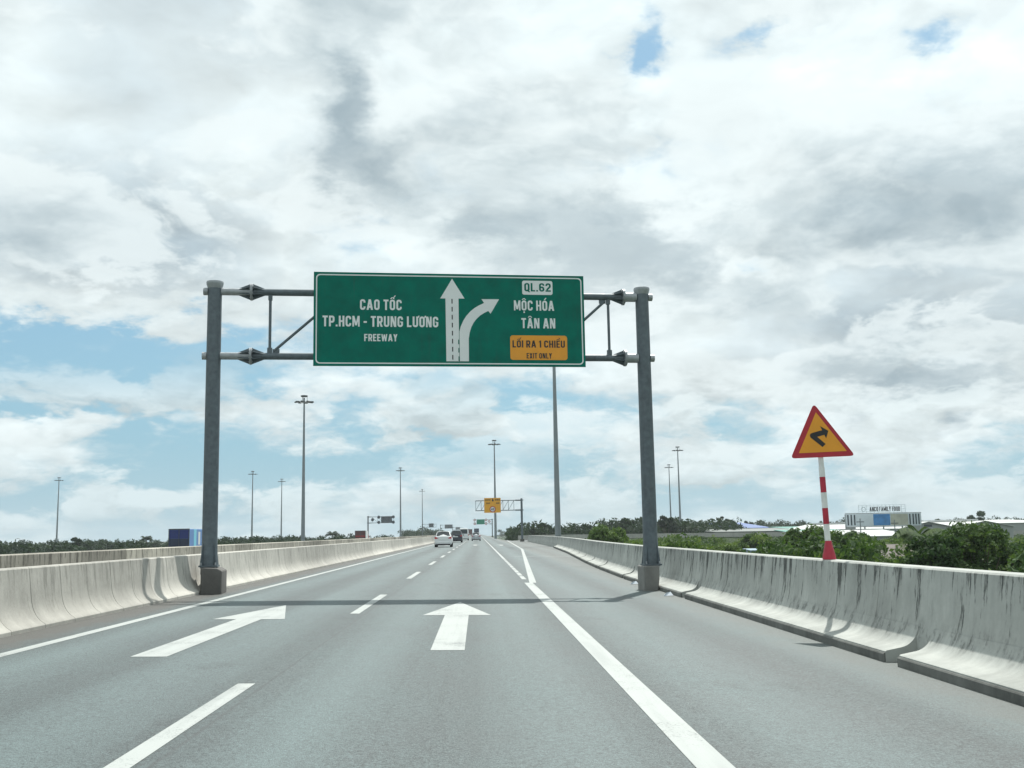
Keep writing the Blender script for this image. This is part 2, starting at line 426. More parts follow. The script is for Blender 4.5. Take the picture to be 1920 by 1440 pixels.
# ------------------------------------------------------------------ mesh helpers
class MB:
    def __init__(s):
        s.v, s.f = [], []

    def add(s, verts, faces):
        o = len(s.v)
        s.v += [tuple(q) for q in verts]
        s.f += [tuple(i + o for i in f) for f in faces]
        return s

    def box(s, x0, x1, y0, y1, z0, z1):
        return s.add([(x0, y0, z0), (x1, y0, z0), (x1, y1, z0), (x0, y1, z0), (x0, y0, z1), (x1, y0, z1), (x1, y1, z1), (x0, y1, z1)],
                     [(3, 2, 1, 0), (4, 5, 6, 7), (0, 1, 5, 4), (1, 2, 6, 5), (2, 3, 7, 6), (3, 0, 4, 7)])

    def tube(s, p0, p1, r0, r1=None, n=12, caps=True):
        r1 = r0 if r1 is None else r1
        p0, p1 = Vector(p0), Vector(p1)
        d = (p1 - p0).normalized()
        a = d.orthogonal().normalized()
        b = d.cross(a)
        o = len(s.v)
        for p, r in ((p0, r0), (p1, r1)):
            for i in range(n):
                an = 2 * math.pi * i / n
                s.v.append(tuple(p + a * math.cos(an) * r + b * math.sin(an) * r))
        for i in range(n):
            j = (i + 1) % n
            s.f.append((o + i, o + j, o + n + j, o + n + i))
        if caps:
            s.f.append(tuple(o + i for i in reversed(range(n))))
            s.f.append(tuple(o + n + i for i in range(n)))
        return s

    def lathe(s, axis_p, prof, n=16):
        """profile [(radius, z)] about a vertical axis"""
        o = len(s.v)
        for r, z in prof:
            for i in range(n):
                an = 2 * math.pi * i / n
                s.v.append((axis_p[0] + math.cos(an) * r, axis_p[1] + math.sin(an) * r, axis_p[2] + z))
        for k in range(len(prof) - 1):
            for i in range(n):
                j = (i + 1) % n
                s.f.append((o + k * n + i, o + k * n + j, o + (k + 1) * n + j, o + (k + 1) * n + i))
        s.f.append(tuple(o + i for i in reversed(range(n))))
        s.f.append(tuple(o + (len(prof) - 1) * n + i for i in range(n)))
        return s

    def prism(s, poly, fn, d0, d1):
        """polygon of 2-D points swept between depths; fn(u, v, d) -> xyz"""
        n = len(poly)
        o = len(s.v)
        for d in (d0, d1):
            for (u, v) in poly:
                s.v.append(tuple(fn(u, v, d)))
        s.f.append(tuple(o + i for i in range(n)))
        s.f.append(tuple(o + n + i for i in reversed(range(n))))
        for i in range(n):
            j = (i + 1) % n
            s.f.append((o + j, o + i, o + n + i, o + n + j))
        return s

    def sweep(s, prof, stations, closed=True):
        """prof [(d, z)], stations [(fn)] each maps (d,z)->xyz"""
        n = len(prof)
        o = len(s.v)
        for st in stations:
            for (d, z) in prof:
                s.v.append(tuple(st(d, z)))
        for k in range(len(stations) - 1):
            for i in range(n if closed else n - 1):
                j = (i + 1) % n
                s.f.append((o + k * n + i, o + k * n + j, o + (k + 1) * n + j, o + (k + 1) * n + i))
        if closed:
            s.f.append(tuple(o + i for i in reversed(range(n))))
            s.f.append(tuple(o + (len(stations) - 1) * n + i for i in range(n)))
        return s

    def mesh(s, name, mat, smooth=False):
        me = bpy.data.meshes.new(name)
        me.from_pydata(s.v, [], s.f)
        me.materials.append(MATS[mat])
        import bmesh
        bm = bmesh.new()
        bm.from_mesh(me)
        bmesh.ops.recalc_face_normals(bm, faces=bm.faces)
        bm.to_mesh(me)
        bm.free()
        if smooth:
            for p in me.polygons:
                p.use_smooth = True
            try:
                me.set_sharp_from_angle(angle=R(35))
            except Exception:
                pass
        return me

    def build(s, name, mat, parent=None, smooth=False):
        return link(name, s.mesh(name, mat, smooth), parent)


def link(name, me, parent=None):
    o = bpy.data.objects.new(name, me)
    COL.objects.link(o)
    if parent is not None:
        o.parent = parent
    return o


def bevel(o, w=0.03, seg=2):
    md = o.modifiers.new('bevel', 'BEVEL')
    md.width = w
    md.segments = seg
    md.limit_method = 'ANGLE'
    md.angle_limit = R(30)
    return o


def thing(name, label, cat, loc=(0, 0, 0), rz=0.0, group=None):
    o = bpy.data.objects.new(name, None)
    COL.objects.link(o)
    o.location = loc
    o.rotation_euler = (0, 0, rz)
    o.empty_display_size = 0.3
    return tag(o, label, cat, group)


def tag(o, label, cat, group=None):
    o['label'] = label
    o['category'] = cat
    if group:
        o['group'] = group
    return o


def struct(o):
    o['kind'] = 'structure'
    return o


def copy_tree(o, parent=None):
    c = o.copy()
    COL.objects.link(c)
    c.parent = parent
    if parent is not None:
        c.matrix_parent_inverse = o.matrix_parent_inverse
    for ch in list(o.children):
        copy_tree(ch, c)
    return c


def rz_(x):
    return -CF * x


# ------------------------------------------------------------------ ground, carriageway, markings
g = MB()
nx = 24
S = 3000
g.add([(-S, -S, GZ), (S, -S, GZ), (S, S, GZ), (-S, S, GZ)], [(0, 1, 2, 3)])
struct(g.build('ground', 'grass_ground'))

RB = [(-12, 4.48), (0, 4.48), (20, 4.50), (33, 4.52), (44, 4.82), (52, 5.12), (78, 6.35), (104, 7.30), (140, 7.75), (186, 8.05)]   # foot of the right barrier


def rbx(y):
    for (y0, x0), (y1, x1) in zip(RB, RB[1:]):
        if y <= y1:
            return x0 + (x1 - x0) * (y - y0) / (y1 - y0)
    return RB[-1][1]


LBX = -6.6
# carriageway deck with its right edge following the barrier, then the gore and on to the distance
left = [(LBX - 0.1, y) for y in (-12, 0, 20, 33, 44, 52, 78, 104, 140, 186, 230, 1400)]
right = [(rbx(y) + 0.5, y) for y in (-12, 0, 20, 33, 44, 52, 78, 104, 140, 186)] + [(5.2, 230), (5.0, 1400)]
d = MB()
vv, ff = [], []
for (a, b) in zip(left, right):
    vv += [(a[0], a[1], rz_(a[0])), (b[0], b[1], rz_(b[0])), (b[0], b[1], rz_(b[0]) - 0.9), (a[0], a[1], rz_(a[0]) - 0.9)]
for k in range(len(left) - 1):
    o = 4 * k
    for i in range(4):
        j = (i + 1) % 4
        ff.append((o + i, o + j, o + 4 + j, o + 4 + i))
ff += [(3, 2, 1, 0), tuple(4 * (len(left) - 1) + i for i in range(4))]
d.add(vv, ff)
road = struct(d.build('road', 'asphalt'))

MK = 0.004


def mk(name, pts, lab=None):
    """flat painted marking, a thin slab following the deck"""
    m_ = MB()
    m_.prism(pts, lambda u, v, dd: (u, v, rz_(u) + dd), 0.0015, MK)
    o = m_.build(name, 'road_paint', road)
    if lab:
        o['label'] = lab
    return o


def strip(name, cl, w, lab=None):
    """painted line along a centre line"""
    L_, R_ = [], []
    for i, (x, y) in enumerate(cl):
        a = cl[max(0, i - 1)]
        b = cl[min(len(cl) - 1, i + 1)]
        L_.append((x - w / 2, y))
        R_.append((x + w / 2, y))
    return mk(name, L_ + R_[::-1], lab)


strip('edge_line', [(-5.66, -10), (-5.66, 1390)], 0.17, 'solid white line beside the median barrier')
for k in range(0, 20):
    y0 = 4.6 + 15.0 * k
    strip('lane_dash', [(-2.24, y0), (-2.24, y0 + 6.0)], 0.165)
strip('edge_line', [(1.44, -10), (1.44, 31.6)], 0.24, 'thick solid white line left of the shoulder')
strip('edge_line', [(1.57, 31.6), (3.95, 98), (5.75, 215)], 0.20, 'white line veering right round the exit lane')
for k in range(0, 9):
    strip('lane_dash', [(1.42, 34.0 + 2.9 * k), (1.42, 34.0 + 2.9 * k + 2.45)], 0.14)
strip('lane_line', [(1.42, 60), (1.42, 700)], 0.14)


def arrow_mark(cx, y0, y1, w, hw, hl):
    mk('lane_arrow', [(cx - w / 2, y0), (cx + w / 2, y0), (cx + w / 2, y1 - hl), (cx + hw / 2, y1 - hl), (cx, y1), (cx - hw / 2, y1 - hl), (cx - w / 2, y1 - hl)])


arrow_mark(-3.87, 12.9, 21.9, 0.42, 1.2, 3.5)
arrow_mark(-0.40, 13.5, 22.8, 0.42, 1.2, 3.6)
arrow_mark(-0.40, 128, 137, 0.42, 1.2, 3.5)
arrow_mark(-3.87, 128, 137, 0.42, 1.2, 3.5)
arrow_mark(2.75, 128, 137, 0.42, 1.2, 3.5)
mk('expansion_joint', [(1.9, 67.7), (5.7, 67.7), (5.7, 68.0), (1.9, 68.0)])

# opposite carriageway beyond the median
d = MB().add([(-19.5, -12, -0.15), (-9.3, -12, 0.1), (-9.3, 1400, 0.1), (-19.5, 1400, -0.15),
              (-19.5, -12, -1.0), (-9.3, -12, -1.0), (-9.3, 1400, -1.0), (-19.5, 1400, -1.0)],
             [(0, 1, 2, 3), (7, 6, 5, 4), (0, 4, 5, 1), (1, 5, 6, 2), (2, 6, 7, 3), (3, 7, 4, 0)])
struct(d.build('opposite_road', 'asphalt'))
# slip road on the far side, a little lower
SL = [(-52, 60), (-37, 133), (-28, 262), (-21, 360), (-19.6, 420)]
d = MB()
vv, ff = [], []
for (x, y) in SL:
    z = -1.25 if y < 300 else -0.6
    vv += [(x - 5, y, z), (x + 4, y, z), (x + 9, y, GZ), (x - 12, y, GZ)]
for k in range(len(SL) - 1):
    o = 4 * k
    for i in range(3):
        ff.append((o + i, o + i + 1, o + 5 + i, o + 4 + i))
    ff.append((o + 3, o, o + 4, o + 7))
d.add(vv, ff)
struct(d.build('slip_road', 'asphalt'))
# grassed embankments
d = MB()
d.add([(-6.8, -12, -0.5), (-9.2, -12, -0.5), (-9.2, 1400, -0.5), (-6.8, 1400, -0.5)], [(0, 1, 2, 3)])
d.add([(-19.4, -12, -0.4), (-19.4, 1400, -0.4), (-28, 1400, GZ + .02), (-28, -12, GZ + .02)], [(0, 1, 2, 3)])
pts = [(rbx(y) + 0.9, y) for y in (-12, 0, 20, 33, 44, 52, 78, 104, 140, 186)]
vv, ff = [], []
for (x, y) in pts:
    vv += [(x, y, -0.55), (x + 8.5, y, GZ + .02)]
for k in range(len(pts) - 1):
    ff.append((2 * k, 2 * k + 1, 2 * k + 3, 2 * k + 2))
d.add(vv, ff)
d.add([(5.3, 230, -0.5), (14, 230, GZ + .02), (14, 1400, GZ + .02), (5.1, 1400, -0.5)], [(0, 1, 2, 3)])
struct(d.build('embankment', 'grass_ground'))

# exit ramp turning away to the right behind the gore
RC = [(5.9, 176), (7.6, 200), (12.5, 224), (23, 246), (40, 261), (62, 268), (90, 268), (125, 262), (170, 248)]


def norm2(path, i):
    a, b = Vector(path[max(0, i - 1)]), Vector(path[min(len(path) - 1, i + 1)])
    t_ = (b - a).normalized()
    return Vector((t_.y, -t_.x))      # right-hand normal


def rampz(i):
    return [-0.11, -0.13, -0.2, -0.3, -0.4, -0.55, -0.8, -1.2, -1.9][i]


d = MB()
vv, ff = [], []
for i, (x, y) in enumerate(RC):
    nrm = norm2(RC, i)
    w = 3.0 if i < 2 else 4.2
    z = rampz(i)
    for off, dzz in ((-w - 0.6, 0), (w + 0.6, 0), (w + 9, GZ - z + .03), (-w - 9, GZ - z + .03)):
        vv.append((x + nrm.x * off, y + nrm.y * off, z + dzz))
for k in range(len(RC) - 1):
    o = 4 * k
    ff.append((o, o + 1, o + 5, o + 4))
d.add(vv, ff)
struct(d.build('exit_ramp', 'asphalt'))
d = MB()
ff = []
for k in range(1, len(RC) - 1):
    o = 4 * k
    ff += [(o + 1, o + 2, o + 6, o + 5), (o + 3, o, o + 4, o + 7)]
d.add([(a, b, c - 0.02) for a, b, c in vv], ff)
struct(d.build('ramp_embankment', 'grass_ground'))


# ------------------------------------------------------------------ barriers
def curve(p0, p1, p2, n):
    return [((1 - t_) ** 2 * p0[0] + 2 * t_ * (1 - t_) * p1[0] + t_ * t_ * p2[0], (1 - t_) ** 2 * p0[1] + 2 * t_ * (1 - t_) * p1[1] + t_ * t_ * p2[1]) for t_ in [i / n for i in range(n + 1)]]


LPROF = [(0, -0.3), (0, 0.05)] + curve((0.015, 0.07), (0.205, 0.17), (0.235, 0.46), 7) + [(0.285, 0.90), (0.305, 0.92), (0.52, 0.92), (0.54, 0.90), (0.56, -0.4)]


def barrier_seg(prof, y0, y1, xf, side, zf, groove=()):
    """xf(y) foot line; side -1 rises to the left; grooves are shallow formwork joints"""
    ys = [y0]
    for gy in groove:
        ys += [gy - 0.011, gy - 0.009, gy + 0.009, gy + 0.011]
    ys.append(y1)
    sts = []
    for k, y in enumerate(ys):
        inner = 0.006 if (k > 0 and k < len(ys) - 1 and (k - 1) % 4 in (1, 2)) else 0.0

        def st(dd, z, y=y, inner=inner):
            zz_ = z
            if inner and z > 0 and dd < 0.36:
                dd += inner
            return (xf(y) + side * dd, y, zf(y) + zz_)
        sts.append(st)
    mb = MB()
    mb.sweep(prof, sts)
    return mb


lb = thing('concrete_barrier', 'pale sunlit concrete median barrier along the left edge of the near carriageway', 'barrier', (LBX, 0, rz_(LBX)))
zl = rz_(LBX)
y = -9.6
rnd = random.Random(5)
while y < 70:
    y1 = y + 3.6
    gr = (y + 1.2, y + 2.4)
    mb = barrier_seg(LPROF, y + 0.006, y1 - 0.006, lambda yy: 0.0, -1, lambda yy: 0.0, gr)
    mb.build('barrier_segment', 'barrier_left', lb, True)
    y = y1
while y < 400:
    y1 = y + 12
    barrier_seg(LPROF, y + 0.02, y1 - 0.02, lambda yy: 0.0, -1, lambda yy: 0.0).build('barrier_segment', 'barrier_left', lb, True)
    y = y1
barrier_seg(LPROF, y, 1390, lambda yy: 0.0, -1, lambda yy: 0.0).build('barrier_segment', 'barrier_left', lb, True)

fb = thing('concrete_barrier', 'stained second concrete barrier standing behind the left median barrier', 'barrier', (-8.55, 0, 0.24))
y = -9.0
while y < 120:
    y1 = y + 3.0
    barrier_seg([(a, b * 1.04) for a, b in LPROF], y + 0.012, y1 - 0.012, lambda yy: -0.7, 1, lambda yy: 0.0).build('barrier_segment', 'barrier_far', fb, True)
    y = y1
while y < 300:
    y1 = y + 9
    barrier_seg([(a, b * 1.04) for a, b in LPROF], y + 0.012, y1 - 0.012, lambda yy: -0.7, 1, lambda yy: 0.0).build('barrier_segment', 'barrier_far', fb, True)
    y = y1
barrier_seg([(a, b * 1.04) for a, b in LPROF], y, 1390, lambda yy: -0.7, 1, lambda yy: 0.0).build('barrier_segment', 'barrier_far', fb, True)

RPROF = [(0.40, -0.5), (0.42, 0.02)] + curve((0.425, 0.26), (0.500, 0.44), (0.535, 0.78), 6) + [(0.565, 1.015), (0.585, 1.035), (0.80, 1.035), (0.82, 1.01), (0.84, -0.6)]
rb = thing('concrete_barrier', 'tall grey concrete parapet with black drip stains along the right shoulder', 'barrier', (4.48, 0, -0.08))
y = -9.0
while y < 66:
    y1 = y + 4.5
    barrier_seg(RPROF, y + 0.006, y1 - 0.006, lambda yy: rbx(yy) - 4.48, 1, lambda yy: 0.0, (y + 2.25,)).build('barrier_segment', 'barrier_right', rb, True)
    y = y1
for y1 in (78, 104, 140, 186):
    barrier_seg(RPROF, y + 0.01, y1 - 0.01, lambda yy: rbx(yy) - 4.48, 1, lambda yy: 0.0).build('barrier_segment', 'barrier_right', rb, True)
    y = y1
KP = [(0.06, -0.3), (0.06, 0.115), (0.075, 0.125)] + curve((0.24, 0.155), (0.405, 0.185), (0.4605, 0.385), 8) + [(0.461, -0.3)]
gaps = [-8.5, 1.2, 11.75, 23.9, 34.3, 43.6, 50.9, 58.4, 66, 74, 82, 90, 98, 106]
for a, b in zip(gaps, gaps[1:]):
    st = [(lambda dd, z, yy=yy: (rbx(yy) - 4.48 + dd, yy, z)) for yy in (a + 0.40, (a + b) / 2, b)]
    ko = MB().sweep(KP, st).build('kerb', 'barrier_right', rb, True)
    MB().sweep([(0.035, -0.2), (0.035, 0.085), (0.045, 0.10), (0.059, 0.10), (0.059, -0.2)], st).build('kerb_shade_slab', 'kerb_shade_grime', ko)  # added thin slab that darkens the shaded, grimy kerb front by its colour

# parapets of the exit ramp
for side, lab in ((-1, 'low grey concrete parapet on the outer edge of the curving exit ramp'), (1, 'low grey concrete parapet on the inner edge of the curving exit ramp')):
    pr = thing('ramp_parapet', lab, 'parapet', (RC[1][0], RC[1][1], rampz(1)))
    start = 1 if side > 0 else 2
    for k in range(start, len(RC) - 1):
        sub = []
        for kk in (k, k + 1):
            nrm = norm2(RC, kk)
            w = 3.0 if kk < 2 else 4.2
            sub.append((Vector(RC[kk]), nrm, w, rampz(kk)))
        nseg = 4 if k < 5 else 3
        for q in range(nseg):
            sts = []
            for tt in (q / nseg + 0.003, (q + 1) / nseg - 0.003):
                pnt = sub[0][0].lerp(sub[1][0], tt)
                nr = sub[0][1].lerp(sub[1][1], tt).normalized()
                w = sub[0][2] + (sub[1][2] - sub[0][2]) * tt
                z = sub[0][3] + (sub[1][3] - sub[0][3]) * tt

                def st(dd, zz2, pnt=pnt, nr=nr, w=w, z=z):
                    qq = pnt + nr * side * (w + dd)
                    return (qq.x - RC[1][0], qq.y - RC[1][1], z + zz2 - rampz(1))
                sts.append(st)
            MB().sweep([(0, -0.3), (0.05, 0.3), (0.1, 1.05), (0.3, 1.05), (0.35, -0.5)], sts).build('parapet_panel', 'ramp_concrete', pr)


# ------------------------------------------------------------------ lettering helper
TH = 0.088          # half stroke of the condensed highway lettering


def _arc(cx, cy, r, a0, a1, n=5):
    return [(cx + r * math.cos(R(a0 + (a1 - a0) * i / n)), cy + r * math.sin(R(a0 + (a1 - a0) * i / n))) for i in range(n + 1)]


def _stroke(pts, h=TH, closed=False):
    n = len(pts)
    P_ = [Vector(p) for p in pts]
    offs = []
    for i in range(n):
        a = P_[i - 1] if (closed or i > 0) else None
        b = P_[(i + 1) % n] if (closed or i < n - 1) else None
        d1 = (P_[i] - a).normalized() if a is not None else None
        d2 = (b - P_[i]).normalized() if b is not None else None
        d1 = d1 or d2
        d2 = d2 or d1
        n1, n2 = Vector((-d1.y, d1.x)), Vector((-d2.y, d2.x))
        m_ = (n1 + n2).normalized()
        offs.append(m_ * (h / max(0.45, m_.dot(n1))))
    out = []
    for i in range(n if closed else n - 1):
        j = (i + 1) % n
        out.append([tuple(P_[i] - offs[i]), tuple(P_[j] - offs[j]), tuple(P_[j] + offs[j]), tuple(P_[i] + offs[i])])
    return out


def _bar(x0, x1, y0, y1):
    return [[(x0, y0), (x1, y0), (x1, y1), (x0, y1)]]


def _dia(x0, y0, x1, y1, h=0.095):
    return [[(x0 - h, y0), (x0 + h, y0), (x1 + h, y1), (x1 - h, y1)]]


def glyph(c):
    """condensed bold capitals one unit high -> (convex polygons, width)"""
    W_ = 0.52
    h = TH
    l, r, q = h, W_ - h, 0.15
    st = _bar(0, 2 * h, 0, 1)
    ring = _arc(r - q, 1 - h - q, q, 0, 90) + _arc(l + q, 1 - h - q, q, 90, 180) + _arc(l + q, h + q, q, 180, 270) + _arc(r - q, h + q, q, 270, 360)
    base = {'Ố': 'O', 'Ộ': 'O', 'Ó': 'O', 'Ơ': 'O', 'Â': 'A', 'Ề': 'E', 'Ư': 'U'}.get(c, c)
    w = W_
    if base == 'O':
        p = _stroke(ring, closed=True)
    elif base == 'Q':
        p = _stroke(ring, closed=True) + _dia(W_ * 0.62, 0.22, W_ * 0.95, -0.10, 0.08)
    elif base in 'CG':
        path = [(r, 0.68)] + _arc(r - q, 1 - h - q, q, 0, 90) + _arc(l + q, 1 - h - q, q, 90, 180) + _arc(l + q, h + q, q, 180, 270) + _arc(r - q, h + q, q, 270, 360)
        p = _stroke(path + [(r, 0.32 if base == 'C' else 0.50)])
        if base == 'G':
            p += _bar(W_ * 0.52, W_ - 2 * h, 0.40, 0.40 + 1.7 * h)
    elif base == 'U':
        p = _stroke([(l, 1)] + _arc(l + q, h + q, q, 180, 270) + _arc(r - q, h + q, q, 270, 360) + [(r, 1)])
    elif base == 'D':
        p = st + _stroke([(2 * h, 1 - h)] + _arc(r - q, 1 - h - q, q, 90, 0) + _arc(r - q, h + q, q, 0, -90) + [(2 * h, h)])
    elif base in 'PR':
        p = st + _stroke([(2 * h, 1 - h)] + _arc(r - 0.13, 1 - h - 0.13, 0.13, 90, 0) + _arc(r - 0.13, 0.43 + 0.13, 0.13, 0, -90) + [(2 * h, 0.43)])
        if base == 'R':
            p += _dia(W_ - h, 0, W_ * 0.60, 0.43 - h)
    elif base == 'A':
        w = 0.60
        p = _dia(0.09, 0, w / 2 - 0.015, 1) + _dia(w - 0.09, 0, w / 2 + 0.015, 1) + _bar(0.2, w - 0.2, 0.20, 0.36)
    elif base == 'T':
        w = 0.48
        p = _bar(0, w, 1 - 1.9 * h, 1) + _bar(w / 2 - h, w / 2 + h, 0, 1 - 1.9 * h)
    elif base in 'EF':
        w = 0.44
        p = st + _bar(2 * h, w, 1 - 1.8 * h, 1) + _bar(2 * h, w * 0.92, 0.44, 0.44 + 1.7 * h)
        if base == 'E':
            p += _bar(2 * h, w, 0, 1.8 * h)
    elif base == 'H':
        p = st + _bar(W_ - 2 * h, W_, 0, 1) + _bar(2 * h, W_ - 2 * h, 0.42, 0.42 + 1.8 * h)
    elif base == 'I':
        w = 2 * h
        p = st
    elif base == 'L':
        w = 0.43
        p = st + _bar(2 * h, w, 0, 1.8 * h)
    elif base == 'N':
        w = 0.54
        p = _bar(0, 1.8 * h, 0, 1) + _bar(w - 1.8 * h, w, 0, 1) + _dia(w - 0.12, 0, 0.12, 1)
    elif base == 'M':
        w = 0.68
        p = _bar(0, 1.7 * h, 0, 1) + _bar(w - 1.7 * h, w, 0, 1) + _dia(0.10, 1, w / 2, 0.12, 0.085) + _dia(w - 0.10, 1, w / 2, 0.12, 0.085)
    elif base == 'W':
        w = 0.80
        p = _dia(0.085, 1, 0.22, 0, 0.08) + _dia(0.22, 0, 0.4, 0.95, 0.08) + _dia(0.58, 0, 0.4, 0.95, 0.08) + _dia(w - 0.085, 1, 0.58, 0, 0.08)
    elif base == 'X':
        p = _dia(0.09, 0, W_ - 0.09, 1) + _dia(W_ - 0.09, 0, 0.09, 1)
    elif base == 'Y':
        p = _dia(0.09, 1, W_ / 2, 0.42) + _dia(W_ - 0.09, 1, W_ / 2, 0.42) + _bar(W_ / 2 - h, W_ / 2 + h, 0, 0.46)
    elif base == '.':
        w = 0.17
        p = _bar(0, w, 0, 0.17)
    elif base == '-':
        w = 0.30
        p = _bar(0, w, 0.36, 0.52)
    elif base == '1':
        w = 0.28
        p = _bar(w - 2 * h, w, 0, 1) + _dia(0.05, 0.74, w - 2 * h, 0.92, 0.06)
    elif base == '2':
        p = _stroke([(l, 0.68)] + _arc(l + q, 1 - h - q, q, 180, 90) + _arc(r - q, 1 - h - q, q, 90, 0) + [(r, 0.58), (l + 0.03, 2 * h + 0.02)]) + _bar(0, W_, 0, 1.8 * h)
    elif base == '6':
        low = _arc(r - q, 0.60 - h - q * 0.8, q * 0.8, 0, 90) + _arc(l + q * 0.8, 0.60 - h - q * 0.8, q * 0.8, 90, 180) + _arc(l + q, h + q, q, 180, 270) + _arc(r - q, h + q, q, 270, 360)
        p = _stroke(low, closed=True) + _stroke([(l, 0.40)] + _arc(l + q, 1 - h - q, q, 180, 90) + _arc(r - q, 1 - h - q, q, 90, 0) + [(r, 0.70)])
    elif base == '4':
        p = _bar(W_ - 3.2 * h, W_ - 1.2 * h, 0, 1) + _bar(0, W_, 0.2, 0.2 + 1.8 * h) + _dia(0.09, 0.2, W_ - 2.2 * h, 1, 0.085)
    elif base == '0':
        p = _stroke(ring, closed=True)
    else:
        return [], 0.26
    m_ = w / 2
    if c in 'ỐỘÂỀ':
        p = p + _dia(m_ - 0.17, 1.06, m_ - 0.02, 1.22, 0.06) + _dia(m_ + 0.17, 1.06, m_ + 0.02, 1.22, 0.06)
    if c == 'Ố':
        p = p + _dia(m_ + 0.13, 1.20, m_ + 0.28, 1.40, 0.055)
    if c == 'Ề':
        p = p + _dia(m_ + 0.24, 1.20, m_ + 0.12, 1.40, 0.055)
    if c == 'Ó':
        p = p + _dia(m_ - 0.02, 1.06, m_ + 0.14, 1.28, 0.06)
    if c == 'Ộ':
        p = p + _bar(m_ - 0.075, m_ + 0.075, -0.24, -0.09)
    if c in 'ƯƠ':
        p = p + [[(w - 0.05, 0.84), (w + 0.11, 0.92), (w + 0.13, 1.08), (w + 0.02, 1.08), (w - 0.04, 0.98)]]
    return p, w


def text_mesh(name, s, x0, x1, z0, zc, mat, parent, fn, d0, d1, bold=0.0, ref='H'):
    """flat lettering between x0..x1, baseline z0, cap height up to zc, mapped through fn(u, v, depth)"""
    polys, x = [], 0.0
    for c in s:
        pl, w = glyph(c)
        polys += [[(x + a, b) for a, b in pg] for pg in pl]
        x += w + (0.115 if pl else 0.0)
    x -= 0.115
    mb = MB()
    for k, pg in enumerate(polys):
        pts = [(x0 + a / x * (x1 - x0), z0 + b * (zc - z0)) for a, b in pg]
        e = 0.00022 * (k % 4)
        mb.prism(pts, fn, d0, d1 + e)
    return mb.build(name, mat, parent)


def rrect(x0, x1, z0, z1, r, n=5):
    pts = []
    for cx, cz, a0 in ((x1 - r, z1 - r, 0), (x0 + r, z1 - r, 90), (x0 + r, z0 + r, 180), (x1 - r, z0 + r, 270)):
        for i in range(n + 1):
            a = R(a0 + 90 * i / n)
            pts.append((cx + r * math.cos(a), cz + r * math.sin(a)))
    return pts


def frame(mb, outer, inner, fn, d0, d1):
    n = len(outer)
    o = len(mb.v)
    for dd in (d0, d1):
        for lst in (outer, inner):
            mb.v += [tuple(fn(u, v, dd)) for u, v in lst]
    for i in range(n):
        j = (i + 1) % n
        mb.f += [(o + i, o + j, o + n + j, o + n + i), (o + 2 * n + j, o + 2 * n + i, o + 3 * n + i, o + 3 * n + j),
                 (o + i, o + 2 * n + i, o + 2 * n + j, o + j), (o + n + j, o + 3 * n + j, o + 3 * n + i, o + n + i)]
    return mb


# ------------------------------------------------------------------ the big sign gantry
PL, PR = Vector((-6.50, 26.30)), Vector((4.40, 27.50))
gd = (PR - PL).normalized()
gn = Vector((gd.y, -gd.x))                 # towards the camera
gl = (PR - PL).length
zbase = 0.12
gantry = thing('sign_gantry', 'grey steel portal gantry spanning the road with a big green exit sign', 'gantry', (PL.x, PL.y, 0), math.atan2(gd.y, gd.x))
# local frame: x along the span from the left post, -y towards the camera
LZ, UZ = 5.90, 7.53
for (px, zb, who) in ((0.0, zbase, 0), (gl, -0.08, 1)):
    r0 = 0.185
    po = MB().lathe((px, 0, 0), [(r0 + 0.02, zb + 0.45), (r0, 1.4), (r0 - 0.012, 7.62)], 20).build('post', 'galvanised', gantry, True)
    MB().lathe((px, 0, 0), [(0.172, 7.60), (0.205, 7.70), (0.215, 7.75), (0.205, 7.78), (0.12, 7.80)], 20).build('post_cap', 'galvanised_light', po, True)
    MB().box(px - 0.22, px + 0.22, -0.24, 0.24, zb + 0.625, zb + 0.665).build('base_plate', 'galvanised', po)
    for k in range(4):
        a = R(45 + 90 * k)
        c, s_ = math.cos(a), math.sin(a)
        tri = [(0.17, 0.0), (0.27, 0.0), (0.19, 0.55), (0.17, 0.55)]
        MB().prism(tri, lambda u, v, dd, c=c, s_=s_, px=px, zb=zb: (px + c * u - s_ * dd, s_ * u + c * dd, zb + 0.666 + v), -0.012, 0.012).build('stiffener', 'galvanised', po)
    for bx_, by_ in ((-0.17, -0.19), (0.17, -0.19), (-0.17, 0.19), (0.17, 0.19)):
        MB().tube((px + bx_, by_, zb + 0.60), (px + bx_, by_, zb + 0.73), 0.02, n=6).build('anchor_bolt', 'galvanised_light', po)
    for bz in (LZ, UZ):
        sx = -1 if who == 0 else 1
        MB().tube((px + sx * 0.165, 0, bz), (px + sx * 0.275, 0, bz), 0.095, n=14).build('beam_stub', 'galvanised_light', po, True)
# concrete footings cast into the barriers
ft = MB()
ft.prism([(-0.13, -0.1), (0.36, -0.1), (0.36, 0.54), (0.24, 0.60), (-0.13, 0.62)], lambda u, v, dd: (u, dd, v + zbase), -0.50, 0.50)
bevel(ft.build('footing', 'footing_concrete', gantry), 0.03)
ft = MB()
ft.prism([(0.05, -0.2), (-0.28, -0.2), (-0.28, 0.62), (0.12, 0.62), (0.12, 0.30)], lambda u, v, dd: (gl + u, dd, v - 0.08), -0.34, 0.34)
bevel(ft.build('footing', 'footing_grey', gantry), 0.03)


